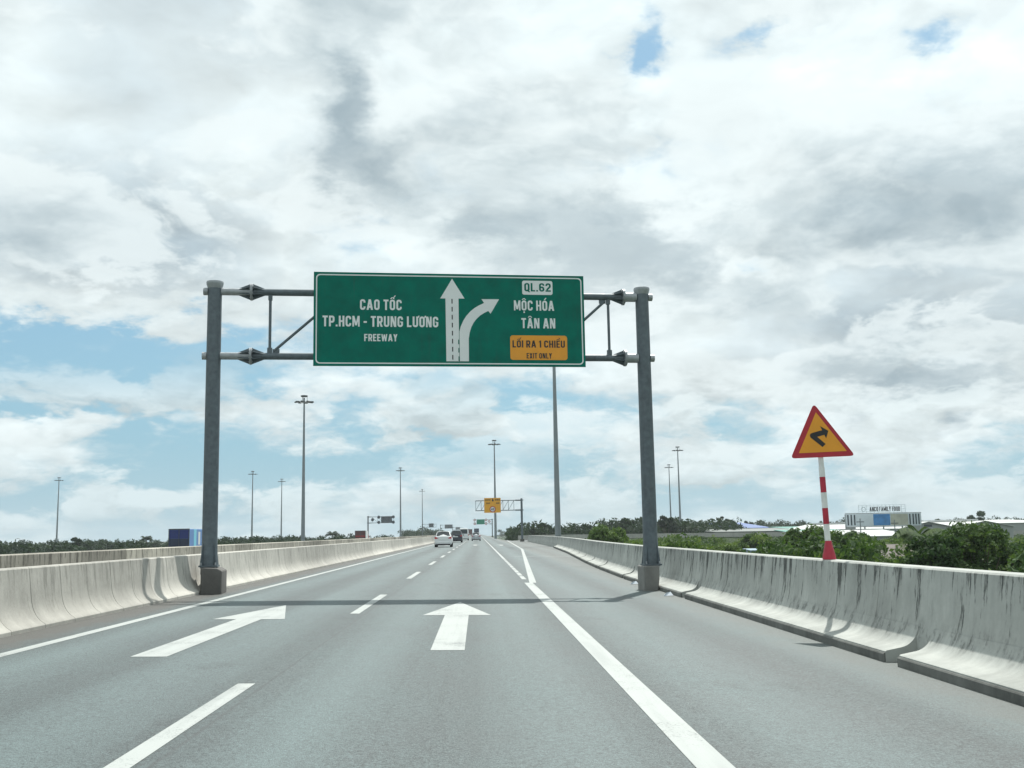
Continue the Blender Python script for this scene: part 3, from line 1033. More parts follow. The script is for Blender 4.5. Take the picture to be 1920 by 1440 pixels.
def beam(z, nm):
    b = MB().tube((0.925, 0, z), (gl - 0.535, 0, z), 0.088, n=16).build('beam', 'galvanised', gantry, True)
    for (fx, to) in ((0.90, 0.16), (gl - 0.51, gl - 0.16)):
        # stub of larger pipe from the post to the flange pair, with star shaped gussets
        MB().tube((to, 0, z), (fx, 0, z), 0.092 if fx < 3 else 0.125, n=16).build('beam_sleeve', 'galvanised_light', b, True)
        fl = MB()
        fl.tube((fx - 0.028, 0, z), (fx - 0.004, 0, z), 0.215, n=20)
        fl.tube((fx + 0.004, 0, z), (fx + 0.028, 0, z), 0.215, n=20)
        fl.build('flange', 'galvanised_light', b, True)
        gs = MB()
        for k in range(6):
            a = R(60 * k + 30)
            c, s_ = math.cos(a), math.sin(a)
            for sg in (-1, 1):
                if fx > 3 and sg > 0:
                    continue
                pl = [(0.03, 0.085), (0.33, 0.085), (0.03, 0.205)]
                gs.prism(pl, lambda u, v, dd, c=c, s_=s_, sg=sg: (fx + sg * u, c * v - s_ * dd, z + s_ * v + c * dd), -0.007, 0.007)
        gs.build('gusset', 'galvanised', b)
        for k in range(8):
            a = R(45 * k + 22)
            MB().tube((fx - 0.05, math.cos(a) * 0.165, z + math.sin(a) * 0.165), (fx + 0.05, math.cos(a) * 0.165, z + math.sin(a) * 0.165), 0.014, n=6).build('bolt', 'galvanised_light', b)
    return b


beam(UZ, 'u')
beam(LZ, 'l')
xs = [1.36 + (gl - 0.92 - 1.36) * k / 5 for k in range(6)]
for i, x in enumerate(xs):
    MB().tube((x, 0, LZ + 0.08), (x, 0, UZ - 0.08), 0.036, n=10).build('strut', 'galvanised', gantry, True)
    MB().box(x - 0.05, x + 0.05, -0.045, 0.045, UZ - 0.2, UZ - 0.07).build('strut_bracket', 'galvanised', gantry)
    MB().box(x - 0.06, x + 0.06, -0.045, 0.045, LZ + 0.07, LZ + 0.21).build('strut_bracket', 'galvanised', gantry)
for a, b in zip(xs, xs[1:]):
    MB().tube((a + 0.10, 0, LZ + 0.13), (b - 0.10, 0, UZ - 0.13), 0.036, n=10).build('brace', 'galvanised', gantry, True)
    MB().box(a + 0.07, a + 0.24, -0.02, 0.02, LZ + 0.07, LZ + 0.18).build('brace_plate', 'galvanised', gantry)
    MB().box(b - 0.24, b - 0.07, -0.02, 0.02, UZ - 0.18, UZ - 0.07).build('brace_plate', 'galvanised', gantry)

# sign panel (local x from SX0, seen from -y)
SX0, SX1, SZ0, SZ1 = 2.44, 9.35, 5.625, 8.02
SD = -0.24


def sfn(u, v, dd):
    return (u, SD - dd, v)


ZL = [(92, 72), (1830, 85), (1838, 683), (72, 678)]


def S_(x, y):
    """position on the sign face measured on the sheet"""
    v = (y - 76.0) / (681.0 - 76.0)
    xl = 92 - 20 * v
    xr = 1830 + 8 * v
    yt = 72 + 13 * (x - 92) / 1738.0
    yb = 678 + 5 * (x - 72) / 1766.0
    u = (x - xl) / (xr - xl)
    w = (y - yt) / (yb - yt)
    return (SX0 + u * (SX1 - SX0), SZ1 - w * (SZ1 - SZ0))


panel = MB().prism([(SX0, SZ0), ((SX0 + SX1) / 2 - 0.002, SZ0), ((SX0 + SX1) / 2 - 0.002, SZ1), (SX0, SZ1)], sfn, -0.03, 0.012)
panel.prism([((SX0 + SX1) / 2 + 0.002, SZ0), (SX1, SZ0), (SX1, SZ1), ((SX0 + SX1) / 2 + 0.002, SZ1)], sfn, -0.03, 0.012)
panel = panel.build('sign_panel', 'sign_green', gantry)
for x in (3.4, 5.2, 6.6, 8.7):
    MB().box(x - 0.05, x + 0.05, SD + 0.031, -0.09, SZ0 + 0.12, SZ1 - 0.12).build('sign_rail', 'galvanised', gantry)
F0, F1 = 0.013, 0.017
frame(MB(), rrect(SX0 + 0.055, SX1 - 0.055, SZ0 + 0.055, SZ1 - 0.055, 0.10), rrect(SX0 + 0.085, SX1 - 0.085, SZ0 + 0.085, SZ1 - 0.085, 0.08), sfn, F0, F1).build('border', 'sign_white', panel)


def sign_text(s, x0, x1, yb, yt, mat, d0=F0, d1=F1, bold=0.022):
    a, b = S_(x0, yb), S_(x1, yb)
    tz = S_((x0 + x1) / 2, yt)[1]
    return text_mesh('lettering', s, a[0], b[0], (a[1] + b[1]) / 2, tz, mat, panel, sfn, d0, d1, bold)


sign_text('CAO TỐC', 375, 640, 318, 250, 'sign_white')
sign_text('TP.HCM - TRUNG LƯƠNG', 137, 872, 427, 358, 'sign_white')
sign_text('FREEWAY', 397, 607, 520, 474, 'sign_white')
sign_text('MỘC HÓA', 1367, 1632, 316, 250, 'sign_white')
sign_text('TÂN AN', 1414, 1638, 432, 366, 'sign_white')
a, b = S_(1423, 211), S_(1623, 120)
MB().prism(rrect(a[0], b[0], a[1], b[1], 0.05), sfn, F0, F1).build('route_plate', 'sign_white', panel)
sign_text('QL.62', 1437, 1612, 190, 135, 'sign_green', F1, F1 + 0.003, 0.026)
a, b = S_(1338, 638), S_(1715, 480)
MB().prism(rrect(a[0], b[0], a[1], b[1], 0.07), sfn, F0, F1).build('exit_plate', 'sign_orange', panel)
sign_text('LỐI RA 1 CHIỀU', 1353, 1700, 558, 512, 'sign_black', F1, F1 + 0.003)
sign_text('EXIT ONLY', 1445, 1612, 629, 594, 'sign_black', F1, F1 + 0.003)
ar = [S_(*q) for q in ((920, 648), (1004, 648), (1006, 240), (1045, 240), (967, 110), (888, 240), (922, 240))]
MB().prism(ar, sfn, F0, F1).build('straight_arrow', 'sign_white', panel)
lf = [(1007, 648), (1008, 455), (1018, 420), (1034, 385), (1055, 353), (1080, 325), (1108, 302), (1138, 284), (1172, 268)]
rt = [(1198, 320), (1170, 334), (1145, 350), (1122, 371), (1102, 396), (1086, 426), (1075, 460), (1068, 500), (1066, 648)]
cv = MB()
L2 = [S_(*q) for q in lf]
R2 = [S_(*q) for q in rt][::-1]
for i in range(len(L2) - 1):
    cv.prism([L2[i], R2[i], R2[i + 1], L2[i + 1]], sfn, F0 + 0.0002, F1)
cv.prism([S_(*q) for q in ((1155, 243), (1172, 268), (1198, 320), (1213, 338), (1270, 243))], sfn, F0 + 0.0002, F1)
cv.build('curved_arrow', 'sign_white', panel)
for k in range(8):
    y0 = 243 + 52 * k
    x = 964 - 0.006 * (y0 - 243)
    MB().prism([S_(*q) for q in ((x - 3.5, y0), (x + 3.5, y0), (x + 3.2, y0 + 30), (x - 3.8, y0 + 30))], sfn, F1, F1 + 0.003).build('arrow_dash', 'sign_black', panel)
for k in range(3):
    y0 = 508 + 54 * k
    MB().prism([S_(*q) for q in ((999, y0), (1006, y0), (1005.5, y0 + 30), (998.5, y0 + 30))], sfn, F1, F1 + 0.003).build('arrow_dash', 'sign_green', panel)

# ------------------------------------------------------------------ triangular warning sign on the right parapet
WB = Vector((5.16, 15.76, 0.955))
warn = thing('warning_sign', 'orange and red triangular bend sign on a red and white striped post', 'traffic sign', tuple(WB))
top = Vector((-0.045, 0, 1.62))


def ptp(t_):
    return tuple(top * t_)


post = MB().tube((0, 0, 0.02), ptp(0.93), 0.038, n=16).build('post', 'post_white', warn, True)
bands = [0.0, 0.275, 0.52, 0.755, 0.985, 1.215, 1.36]
for k in range(6):
    z0, z1 = bands[k], bands[k + 1]
    if k % 2 == 0 and k == 0:
        MB().lathe((0, 0, 0), [(0.098, 0.004), (0.094, 0.05), (0.060, 0.20), (0.045, z1)], 18).build('post_base', 'post_red', post, True)
    else:
        MB().tube(ptp(z0 / 1.62 + 0.0005), ptp(z1 / 1.62 - 0.0005), 0.043, n=18).build('red_band' if k % 2 == 0 else 'white_band', 'post_red' if k % 2 == 0 else 'post_white', post, True)


def wfn(px, py, dd):
    return ((4.58 + (px - 1485) * 0.00786) * 1.022 - WB.x, -0.055 - dd, 1.43 + (1.025 + (855.5 - py) * 0.00768) * 1.022 - WB.z)


def zq(q):
    return (1440 + q[0] / 4.365, 740 + q[1] / 4.364)


def rtri(pts, r, n=5):
    """triangle with rounded corners"""
    out = []
    for i in range(3):
        p = Vector(pts[i])
        a = (Vector(pts[i - 1]) - p).normalized()
        b = (Vector(pts[(i + 1) % 3]) - p).normalized()
        p0, p2 = p + a * r, p + b * r
        for k in range(n + 1):
            t_ = k / n
            q = p0 * (1 - t_) ** 2 + p * 2 * t_ * (1 - t_) + p2 * t_ * t_
            out.append((q.x, q.y))
    return out


T = [(1529.8, 755), (1481, 859.5), (1602, 856)]
plate = MB().prism(rtri(T, 9), wfn, -0.004, 0.004).build('sign_plate', 'sign_red', warn)
MB().prism(rtri([zq((405, 140)), zq((247, 478)), zq((640, 466))], 1.0, 2), wfn, 0.0045, 0.007).build('sign_face', 'sign_orange', plate)
arw = MB()
arw.prism([zq(q) for q in ((443, 430), (470, 405), (404, 345), (350, 318), (345, 335), (350, 350))], wfn, 0.0075, 0.0095)
arw.prism([zq(q) for q in ((404, 345), (463, 329), (447, 290), (375, 309), (350, 318))], wfn, 0.0076, 0.0094)
arw.prism([zq(q) for q in ((447, 290), (463, 329), (477, 358), (498, 296), (433, 256))], wfn, 0.0075, 0.0095)
arw.build('bend_arrow', 'sign_black', plate)
MB().box(-0.16, 0.10, -0.050, -0.036, 1.56, 1.60).build('bracket', 'galvanised', warn)


# ------------------------------------------------------------------ high masts
def make_mast():
    r = thing('high_mast', 'x', 'lamp mast')
    pole = MB().lathe((0, 0, 0), [(0.42, 0), (0.40, 0.3), (0.13, 30.4)], 14).build('mast_pole', 'mast_grey', r, True)
    MB().lathe((0, 0, 0), [(0.62, 0), (0.62, 0.06)], 12).build('base_flange', 'mast_grey', pole)
    rg = MB()
    n = 20
    for k in range(n):
        a0, a1 = 2 * math.pi * k / n, 2 * math.pi * (k + 1) / n
        rg.tube((math.cos(a0) * 1.0, math.sin(a0) * 1.0, 29.65), (math.cos(a1) * 1.0, math.sin(a1) * 1.0, 29.65), 0.06, n=6)
    for k in range(4):
        a = math.pi / 2 * k
        rg.tube((0, 0, 29.65), (math.cos(a), math.sin(a), 29.65), 0.05, n=6)
    ring = rg.build('lamp_ring', 'lamp_head', r)
    for k in range(8):
        a = 2 * math.pi * (k + 0.5) / 8
        c, s_ = math.cos(a), math.sin(a)
        mb = MB()
        mb.prism([(1.0, 29.62), (1.05, 29.80), (1.62, 29.78), (1.72, 29.66), (1.66, 29.58)], lambda u, v, dd, c=c, s_=s_: (c * u - s_ * dd, s_ * u + c * dd, v), -0.2, 0.2)
        mb.build('floodlight', 'lamp_head', ring)
    hd = MB()
    hd.lathe((0, 0, 0), [(0.5, 30.58), (0.62, 30.66), (0.62, 30.82), (0.3, 30.9)], 12)
    for k in range(3):
        a = 2 * math.pi * k / 3
        hd.tube((math.cos(a) * 0.5, math.sin(a) * 0.5, 29.7), (math.cos(a) * 0.5, math.sin(a) * 0.5, 30.6), 0.035, n=6)
    hd.build('head_frame', 'lamp_head', r)
    return r


MASTS = [
    (8.95, 121, 'thick grey mast whose top hides behind the green sign'),
    (-30.1, 186, 'tall floodlight mast just right of the gantry left post'),
    (4.5, 282, 'floodlight mast rising behind the small yellow sign'),
    (-28.3, 393, 'floodlight mast between the far left gantry and the white hatchback'),
    (-30.3, 585, 'smallest floodlight mast above the far road left of the traffic'),
    (-83.5, 400, 'thin floodlight mast between the gantry left post and tallest left mast, the left one'),
    (-83.1, 457, 'thin faint floodlight mast right beside the tallest left mast'),
    (-162.6, 421, 'lone floodlight mast at the far left above the tree line'),
    (59.3, 314, 'taller of the two floodlight masts right of the gantry right post'),
    (72.0, 400, 'shorter of the two floodlight masts right of the gantry right post'),
]
mast0 = make_mast()
for i, (x, y, lab) in enumerate(MASTS):
    o = mast0 if i == 0 else copy_tree(mast0)
    o.location = (x, y, -5.0 if abs(x) > 20 else -5.0)
    tag(o, lab, 'lamp mast', 'high floodlight masts beside the expressway')
    o.rotation_euler.z = 0.3 * i


# ------------------------------------------------------------------ distant cantilever signs
def cantilever(name, label, base, direction, reach, zl, zh, r=0.16, bays=5, mat='galvanised'):
    """post with a two-rail truss arm; direction +1 arm to the right, -1 to the left"""
    t_ = thing(name, label, 'gantry', base)
    po = MB().lathe((0, 0, 0), [(r + 0.03, -0.3), (r, 0.6), (r - 0.01, zh + 0.3)], 14).build('post', mat, t_, True)
    MB().box(-0.35, 0.35, -0.35, 0.35, -0.5, 0.45).build('footing', 'footing_concrete', t_)
    for z in (zl, zh):
        MB().tube((-direction * (r + 0.15), 0, z), (direction * reach, 0, z), 0.075, n=10).build('arm', mat, t_, True)
        MB().tube((direction * r, 0, z), (direction * (r + 0.9), 0, z), 0.13, n=12).build('arm_sleeve', mat, t_, True)
    x0 = r + 1.15
    stp = (reach - 0.05 - x0) / bays
    for k in range(bays + 1):
        x = direction * (x0 + stp * k)
        MB().tube((x, 0, zl), (x, 0, zh), 0.035, n=8).build('strut', mat, t_)
        if k < bays:
            MB().tube((x, 0, zh - 0.05), (direction * (x0 + stp * (k + 1)), 0, zl + 0.05), 0.033, n=8).build('brace', mat, t_)
    return t_


def plate_at(t_, name, x0, x1, z0, z1, mat, y=-0.16):
    return MB().box(x0, x1, y - 0.02, y + 0.02, z0, z1).build(name, mat, t_)


def disc_at(t_, name, x, z, r, mat, y=-0.16):
    return MB().tube((x, y - 0.02, z), (x, y + 0.02, z), r, n=18).build(name, mat, t_)


yg = cantilever('cantilever_sign', 'yellow speed limit sign on a grey cantilever arm over the exit lane', (7.55, 186, rz_(7.5)), -1, 8.0, 5.45, 7.15, 0.19, 7)
yp = plate_at(yg, 'sign_panel', -6.48, -3.62, 5.05, 7.60, 'sign_yellow')


def fy(u, v, dd):
    return (u, -0.185 - dd, v)


MB().tube((-5.02, -0.182, 5.66), (-5.02, -0.20, 5.66), 0.52, n=24).build('limit_ring', 'sign_red', yp)
MB().tube((-5.02, -0.20, 5.66), (-5.02, -0.204, 5.66), 0.39, n=24).build('limit_face', 'sign_white', yp)
text_mesh('lettering', '40', -5.29, -4.75, 5.45, 5.88, 'sign_black', yp, fy, 0.0195, 0.022, 0.03)
for (xa, xb, za, zb_) in ((-6.3, -6.02, 7.12, 7.38), (-5.9, -5.74, 7.12, 7.38), (-5.66, -5.40, 7.12, 7.38), (-6.1, -5.85, 6.56, 6.8), (-5.78, -5.5, 6.56, 6.8), (-4.6, -4.36, 7.14, 7.38), (-4.28, -4.08, 7.14, 7.38), (-4.0, -3.8, 7.14, 7.38), (-4.38, -4.15, 6.56, 6.8), (-4.08, -3.86, 6.56, 6.8)):
    frame(MB(), [(xa, za), (xb, za), (xb, zb_), (xa, zb_)], [(xa + 0.07, za + 0.06), (xb - 0.07, za + 0.06), (xb - 0.07, zb_ - 0.06), (xa + 0.07, zb_ - 0.06)], fy, 0.0, 0.004).build('faded_mark', 'sign_black', yp)
MB().prism([(-5.0, 6.95), (-4.78, 7.22), (-4.92, 7.22), (-4.92, 7.5), (-5.08, 7.5), (-5.08, 7.22), (-5.22, 7.22)], fy, 0.0, 0.004).build('down_arrow', 'sign_black', yp)

gg = cantilever('cantilever_sign', 'small green sign with round signs on a far cantilever arm', (5.9, 455, rz_(5)), -1, 7.6, 5.4, 7.2, 0.2, 4, 'dark_metal')
plate_at(gg, 'sign_panel', -6.6, -3.2, 5.25, 7.35, 'far_green')
for (x, z) in ((-7.4, 7.1), (-7.4, 5.55), (-2.6, 7.1), (-2.6, 5.55), (-1.2, 6.4)):
    dsc = disc_at(gg, 'round_sign', x, z, 0.52, 'sign_red')
    MB().tube((x, -0.181, z), (x, -0.19, z), 0.34, n=18).build('round_face', 'sign_white', dsc)

bs = cantilever('cantilever_sign', 'dark sign back with round signs on a cantilever beyond the left barriers', (-35.0, 343, -0.9), 1, 8.2, 6.2, 8.1, 0.2, 4, 'dark_metal')
plate_at(bs, 'sign_panel', 4.1, 7.6, 6.1, 8.25, 'sign_back', 0.16)
for (x, z) in ((1.4, 7.2), (3.4, 8.0), (3.4, 6.35), (8.0, 8.0), (8.0, 6.35)):
    disc_at(bs, 'round_sign', x, z, 0.5, 'sign_back', 0.16)
bs = cantilever('cantilever_sign', 'tiny dark sign back beside the smallest mast', (-29.0, 560, -0.6), 1, 7.2, 5.6, 7.2, 0.2, 4, 'dark_metal')
plate_at(bs, 'sign_panel', 3.3, 5.8, 5.5, 7.6, 'sign_back', 0.16)
bs = cantilever('cantilever_sign', 'wide dark sign back above the far traffic', (-25.2, 720, -0.3), 1, 8.5, 5.6, 7.6, 0.2, 4, 'dark_metal')
plate_at(bs, 'sign_panel', 2.8, 8.0, 5.3, 7.9, 'sign_back', 0.16)
bs = cantilever('cantilever_sign', 'farthest tiny dark sign back beside the traffic queue', (-21.5, 900, -0.3), 1, 8.5, 5.2, 7.0, 0.2, 4, 'dark_metal')
plate_at(bs, 'sign_panel', 2.5, 6.2, 5.0, 7.2, 'sign_back', 0.16)


# ------------------------------------------------------------------ vehicles
def wheel(parent, x, y, r, w):
    o = MB()
    prof = [(r * 0.55, -w / 2), (r * 0.93, -w / 2), (r, -w / 2 + 0.03), (r, w / 2 - 0.03), (r * 0.93, w / 2), (r * 0.55, w / 2)]
    n = 20
    base = 0
    for rr, xx in prof:
        for i in range(n):
            a = 2 * math.pi * i / n
            o.v.append((x + xx, y + math.cos(a) * rr, r + math.sin(a) * rr))
    for k in range(len(prof) - 1):
        for i in range(n):
            j = (i + 1) % n
            o.f.append((k * n + i, k * n + j, (k + 1) * n + j, (k + 1) * n + i))
    wo = o.build('wheel', 'rubber', parent, True)
    rm = MB().tube((x - w / 2 + 0.02, y, r), (x + w / 2 - 0.02, y, r), r * 0.56, n=16)
    rm.build('rim', 'rim', wo, True)
    return wo


def car(name, label, cat, loc, rear, L, Wd, belt, roof, mat, hatch=0.55, hood=True, van=False, heading=0.0):
    """rear faces the camera (-y); loc is the middle of the rear bumper on the road"""
    t_ = thing(name, label, cat, loc, heading)
    hw = Wd / 2
    g0 = 0.24
    # cross sections along the length: (y, half width low, belt height, half width roof, roof height)
    if van:
        sec = [(0.0, hw * 0.95, belt, hw * 0.84, roof - 0.10), (0.10, hw, belt, hw * 0.88, roof), (L * 0.5, hw, belt, hw * 0.9, roof + 0.03), (L * 0.80, hw, belt, hw * 0.86, roof - 0.03), (L * 0.93, hw * 0.97, belt, hw * 0.85, belt + 0.12), (L, hw * 0.86, belt - 0.25, hw * 0.7, belt - 0.22)]
    else:
        sec = [(0.0, hw * 0.90, belt, hw * 0.80, belt + 0.05), (0.06, hw * 0.97, belt + 0.02, hw * 0.82, belt + 0.12), (hatch, hw, belt, hw * 0.70, roof - 0.03), (hatch + 0.25, hw, belt, hw * 0.71, roof), (L * 0.5, hw, belt - 0.02, hw * 0.72, roof), (L * 0.62, hw, belt - 0.04, hw * 0.70, roof - 0.07), (L * 0.78, hw * 0.99, belt - 0.08, hw * 0.82, belt - 0.02), (L * 0.97, hw * 0.88, belt - 0.22, hw * 0.7, belt - 0.18), (L, hw * 0.78, belt - 0.38, hw * 0.6, belt - 0.35)]
    mb = MB()
    rings = []
    for (y, w, b, wr, rf) in sec:
        half = [(w * 0.86, g0), (w * 0.97, g0 + 0.14), (w, (g0 + b) * 0.5), (w * 0.975, b - 0.04), (w * 0.945, b), (wr + (w * 0.945 - wr) * 0.15, b + (rf - b) * 0.82), (wr * 0.9, rf - 0.012), (wr * 0.45, rf + 0.01)]
        ring = half + [(0, rf + 0.018)] + [(-a, c) for a, c in reversed(half)]
        rings.append([(a, y, c) for a, c in ring])
    n = len(rings[0])
    for rg in rings:
        mb.v += rg
    for k in range(len(rings) - 1):
        for i in range(n):
            j = (i + 1) % n
            mb.f.append((k * n + i, k * n + j, (k + 1) * n + j, (k + 1) * n + i))
    mb.f.append(tuple(range(n)))
    mb.f.append(tuple((len(rings) - 1) * n + i for i in reversed(range(n))))
    body = mb.build('body', mat, t_, True)
    # rear screen
    if van:
        MB().add([(-hw * 0.74, -0.012, belt + 0.10), (hw * 0.74, -0.012, belt + 0.10), (hw * 0.70, 0.0, roof - 0.22), (-hw * 0.70, 0.0, roof - 0.22),
                  (-hw * 0.74, 0.05, belt + 0.10), (hw * 0.74, 0.05, belt + 0.10), (hw * 0.70, 0.06, roof - 0.22), (-hw * 0.70, 0.06, roof - 0.22)],
                 [(0, 1, 2, 3), (7, 6, 5, 4), (0, 4, 5, 1), (1, 5, 6, 2), (2, 6, 7, 3), (3, 7, 4, 0)]).build('rear_window', 'car_glass', t_)
    else:
        s0, s1 = 0.10, hatch - 0.06
        zr0, zr1 = belt + 0.12, roof - 0.08
        q = [(-hw * 0.76, s0, zr0), (hw * 0.76, s0, zr0), (hw * 0.65, s1, zr1), (-hw * 0.65, s1, zr1)]
        sl = Vector((0, -(zr1 - zr0), (s1 - s0))).normalized()
        pr_ = [tuple(Vector(a) + sl * 0.03) for a in q]
        MB().add(pr_ + q, [(0, 1, 2, 3), (7, 6, 5, 4), (0, 4, 5, 1), (1, 5, 6, 2), (2, 6, 7, 3), (3, 7, 4, 0)]).build('rear_window', 'car_glass', t_)
    for sd in (-1, 1):
        ya, yb = (0.5, L * 0.78) if van else (hatch + 0.15, L * 0.60)
        xo = hw * 0.95
        xi = hw * (0.90 if van else 0.78)
        q = [(sd * (xo + 0.005), ya - (0 if van else 0.25), belt + 0.05), (sd * (xo + 0.005), yb + 0.2, belt + 0.03), (sd * (xi + 0.012), yb - 0.1, roof - 0.13), (sd * (xi + 0.012), ya, roof - 0.13)]
        q2 = [(a - sd * 0.09, b, c) for a, b, c in q]
        MB().add(q + q2, [(0, 1, 2, 3), (7, 6, 5, 4), (0, 4, 5, 1), (1, 5, 6, 2), (2, 6, 7, 3), (3, 7, 4, 0)]).build('side_window', 'car_glass', t_)
        if van:
            tl = MB().box(sd * hw * 0.93 - 0.06, sd * hw * 0.93 + 0.06, -0.025, 0.08, belt - 0.30, belt + 0.02)
        else:
            x0, x1 = sorted((sd * hw * 0.55, sd * hw * 0.93))
            tl = MB().prism([(sd * hw * 0.52, belt - 0.10), (sd * hw * 0.93, belt - 0.16), (sd * hw * 0.95, belt + 0.06), (sd * hw * 0.80, belt + 0.04)], lambda u, v, dd: (u, dd, v), -0.03, 0.10)
        tl.build('tail_light', 'tail_red', t_)
        bevel(MB().box(sd * (hw + 0.02) - 0.0, sd * (hw + 0.20), L * 0.60, L * 0.60 + 0.10, belt - 0.02, belt + 0.14).build('mirror', mat, t_), 0.02)
        for yy in (L * 0.20, L * 0.80):
            wheel(t_, sd * (hw - 0.13), yy, 0.34 if not van else 0.36, 0.24)
    bevel(MB().box(-hw * 0.88, hw * 0.88, -0.07, 0.10, 0.34, 0.60).build('bumper', mat, t_), 0.04)
    MB().box(-hw * 0.80, hw * 0.80, -0.04, 0.20, 0.20, 0.338).build('diffuser', 'plastic_black', t_)
    pl = MB().box(-0.26, 0.26, -0.03, 0.04, belt - 0.26, belt - 0.12).build('number_plate', 'sign_white', t_)
    if not van:
        MB().box(-hw * 0.55, hw * 0.55, hatch - 0.10, hatch + 0.10, roof + 0.005, roof + 0.035).build('roof_spoiler', mat, t_)
    return t_


car('hatchback_car', 'white hatchback with red tail lights ahead in the left lane', 'car', (-3.66, 112, rz_(-3.66)), 0, 4.4, 1.86, 1.02, 1.62, 'car_white', 0.62)
car('dark_suv', 'dark blue grey car between the white hatchback and the white van', 'car', (-3.45, 168, rz_(-3.4)), 0, 4.7, 1.88, 1.10, 1.85, 'car_dark', 0.45)
car('white_van', 'tall white van with dark rear window in the left lane', 'van', (-3.0, 222, rz_(-3.0)), 0, 5.6, 2.0, 1.25, 2.45, 'car_white', 0.3, van=True)
car('silver_car', 'silver grey car driving ahead in the middle lane', 'car', (-0.45, 204, rz_(-.45)), 0, 4.3, 1.76, 0.98, 1.58, 'car_silver', 0.70)
car('passing_car', 'white car roof peeping over the second left barrier', 'car', (-25.5, 232, -1.1), 0, 4.3, 1.8, 1.0, 1.75, 'car_white', 0.7)


def box_truck(name, label, loc, W_, H, L_, cargo_mat, cab_mat, panels=(), heading=0.0, cab_front=True):
    """closed box truck; the box rear faces -y"""
    t_ = thing(name, label, 'truck', loc, heading)
    hw = W_ / 2
    cg = MB().box(-hw, hw, 0, L_, 1.05, H).build('cargo_box', cargo_mat, t_)
    bevel(cg, 0.05)
    fr = MB()
    for x in (-hw, hw):
        fr.box(x - 0.05, x + 0.05, -0.06, 0.0 - 0.002, 1.0, H + 0.04)
    fr.box(-hw + 0.051, hw - 0.051, -0.06, -0.002, H - 0.08, H + 0.04)
    fr.box(-hw + 0.051, hw - 0.051, -0.06, -0.002, 1.0, 1.12)
    fr.box(-0.03, 0.03, -0.055, -0.002, 1.121, H - 0.081)
    fr.build('door_frame', 'dark_metal', cg)
    MB().box(-0.5, 0.5, 0.1, L_ + 1.6, 0.72, 1.04).build('chassis', 'plastic_black', t_)
    cb = MB().prism([(L_ + 0.15, 0.75), (L_ + 2.0, 0.75), (L_ + 2.05, 1.6), (L_ + 1.75, H * 0.78), (L_ + 0.15, H * 0.80)], lambda u, v, dd: (dd, u, v), -hw * 0.96, hw * 0.96).build('cab', cab_mat, t_)
    bevel(cb, 0.08)
    MB().prism([(L_ + 2.055, 1.65), (L_ + 2.075, 1.65), (L_ + 1.80, H * 0.74), (L_ + 1.78, H * 0.74)], lambda u, v, dd: (dd, u, v), -hw * 0.84, hw * 0.84).build('windscreen', 'car_glass', cb)
    for sd in (-1, 1):
        for yy in (0.9, 2.1, L_ + 1.1):
            wheel(t_, sd * (hw - 0.2), yy, 0.5, 0.32)
        MB().box(sd * hw * 0.8 - 0.12, sd * hw * 0.8 + 0.12, -0.04, 0.04, 0.82, 0.97).build('tail_light', 'tail_red', t_)
    MB().box(-hw * 0.95, hw * 0.95, -0.05, 0.05, 0.5, 0.62).build('bumper', 'plastic_black', t_)
    for (a, b, c, d_, mat, side) in panels:
        if side == 'rear':
            MB().box(a, b, -0.012, -0.001, c, d_).build('panel', mat, cg)
        else:
            MB().box(hw + 0.001, hw + 0.012, a, b, c, d_).build('panel', mat, cg)
    return t_


bt = box_truck('box_truck', 'blue box truck with pale blue side behind the left barriers', (-36.6, 133, -1.25), 2.45, 3.85, 7.5, 'truck_pale_blue', 'truck_blue',
               panels=((-1.16, -0.04, 2.7, 3.75, 'truck_blue', 'rear'), (0.04, 1.16, 2.7, 3.75, 'truck_blue', 'rear'), (-1.16, -0.04, 1.14, 2.69, 'truck_navy', 'rear'), (0.04, 1.16, 1.14, 2.69, 'truck_navy', 'rear'), (2.2, 3.4, 1.5, 3.8, 'truck_cyan', 'side'), (4.3, 5.2, 1.9, 3.5, 'sign_white', 'side')))
box_truck('box_truck', 'maroon truck with red band beyond the left barriers', (-28.6, 262, -1.2), 2.5, 3.75, 6.5, 'truck_maroon', 'truck_red',
          panels=((-1.2, -0.04, 2.3, 2.6, 'truck_red', 'rear'), (0.04, 1.2, 2.3, 2.6, 'truck_red', 'rear'), (-1.2, -0.04, 1.2, 1.9, 'truck_red', 'rear'), (0.04, 1.2, 1.2, 1.9, 'truck_red', 'rear'), (0.3, 6.2, 1.2, 3.7, 'sign_white', 'side')))
box_truck('box_truck', 'small reddish brown truck far ahead on the road', (-4.2, 520, 0.07), 2.45, 3.4, 6.5, 'truck_maroon', 'truck_maroon')
box_truck('box_truck', 'dark truck top showing above the silver car', (-0.95, 560, 0.02), 2.5, 3.9, 7.5, 'truck_navy', 'car_dark')


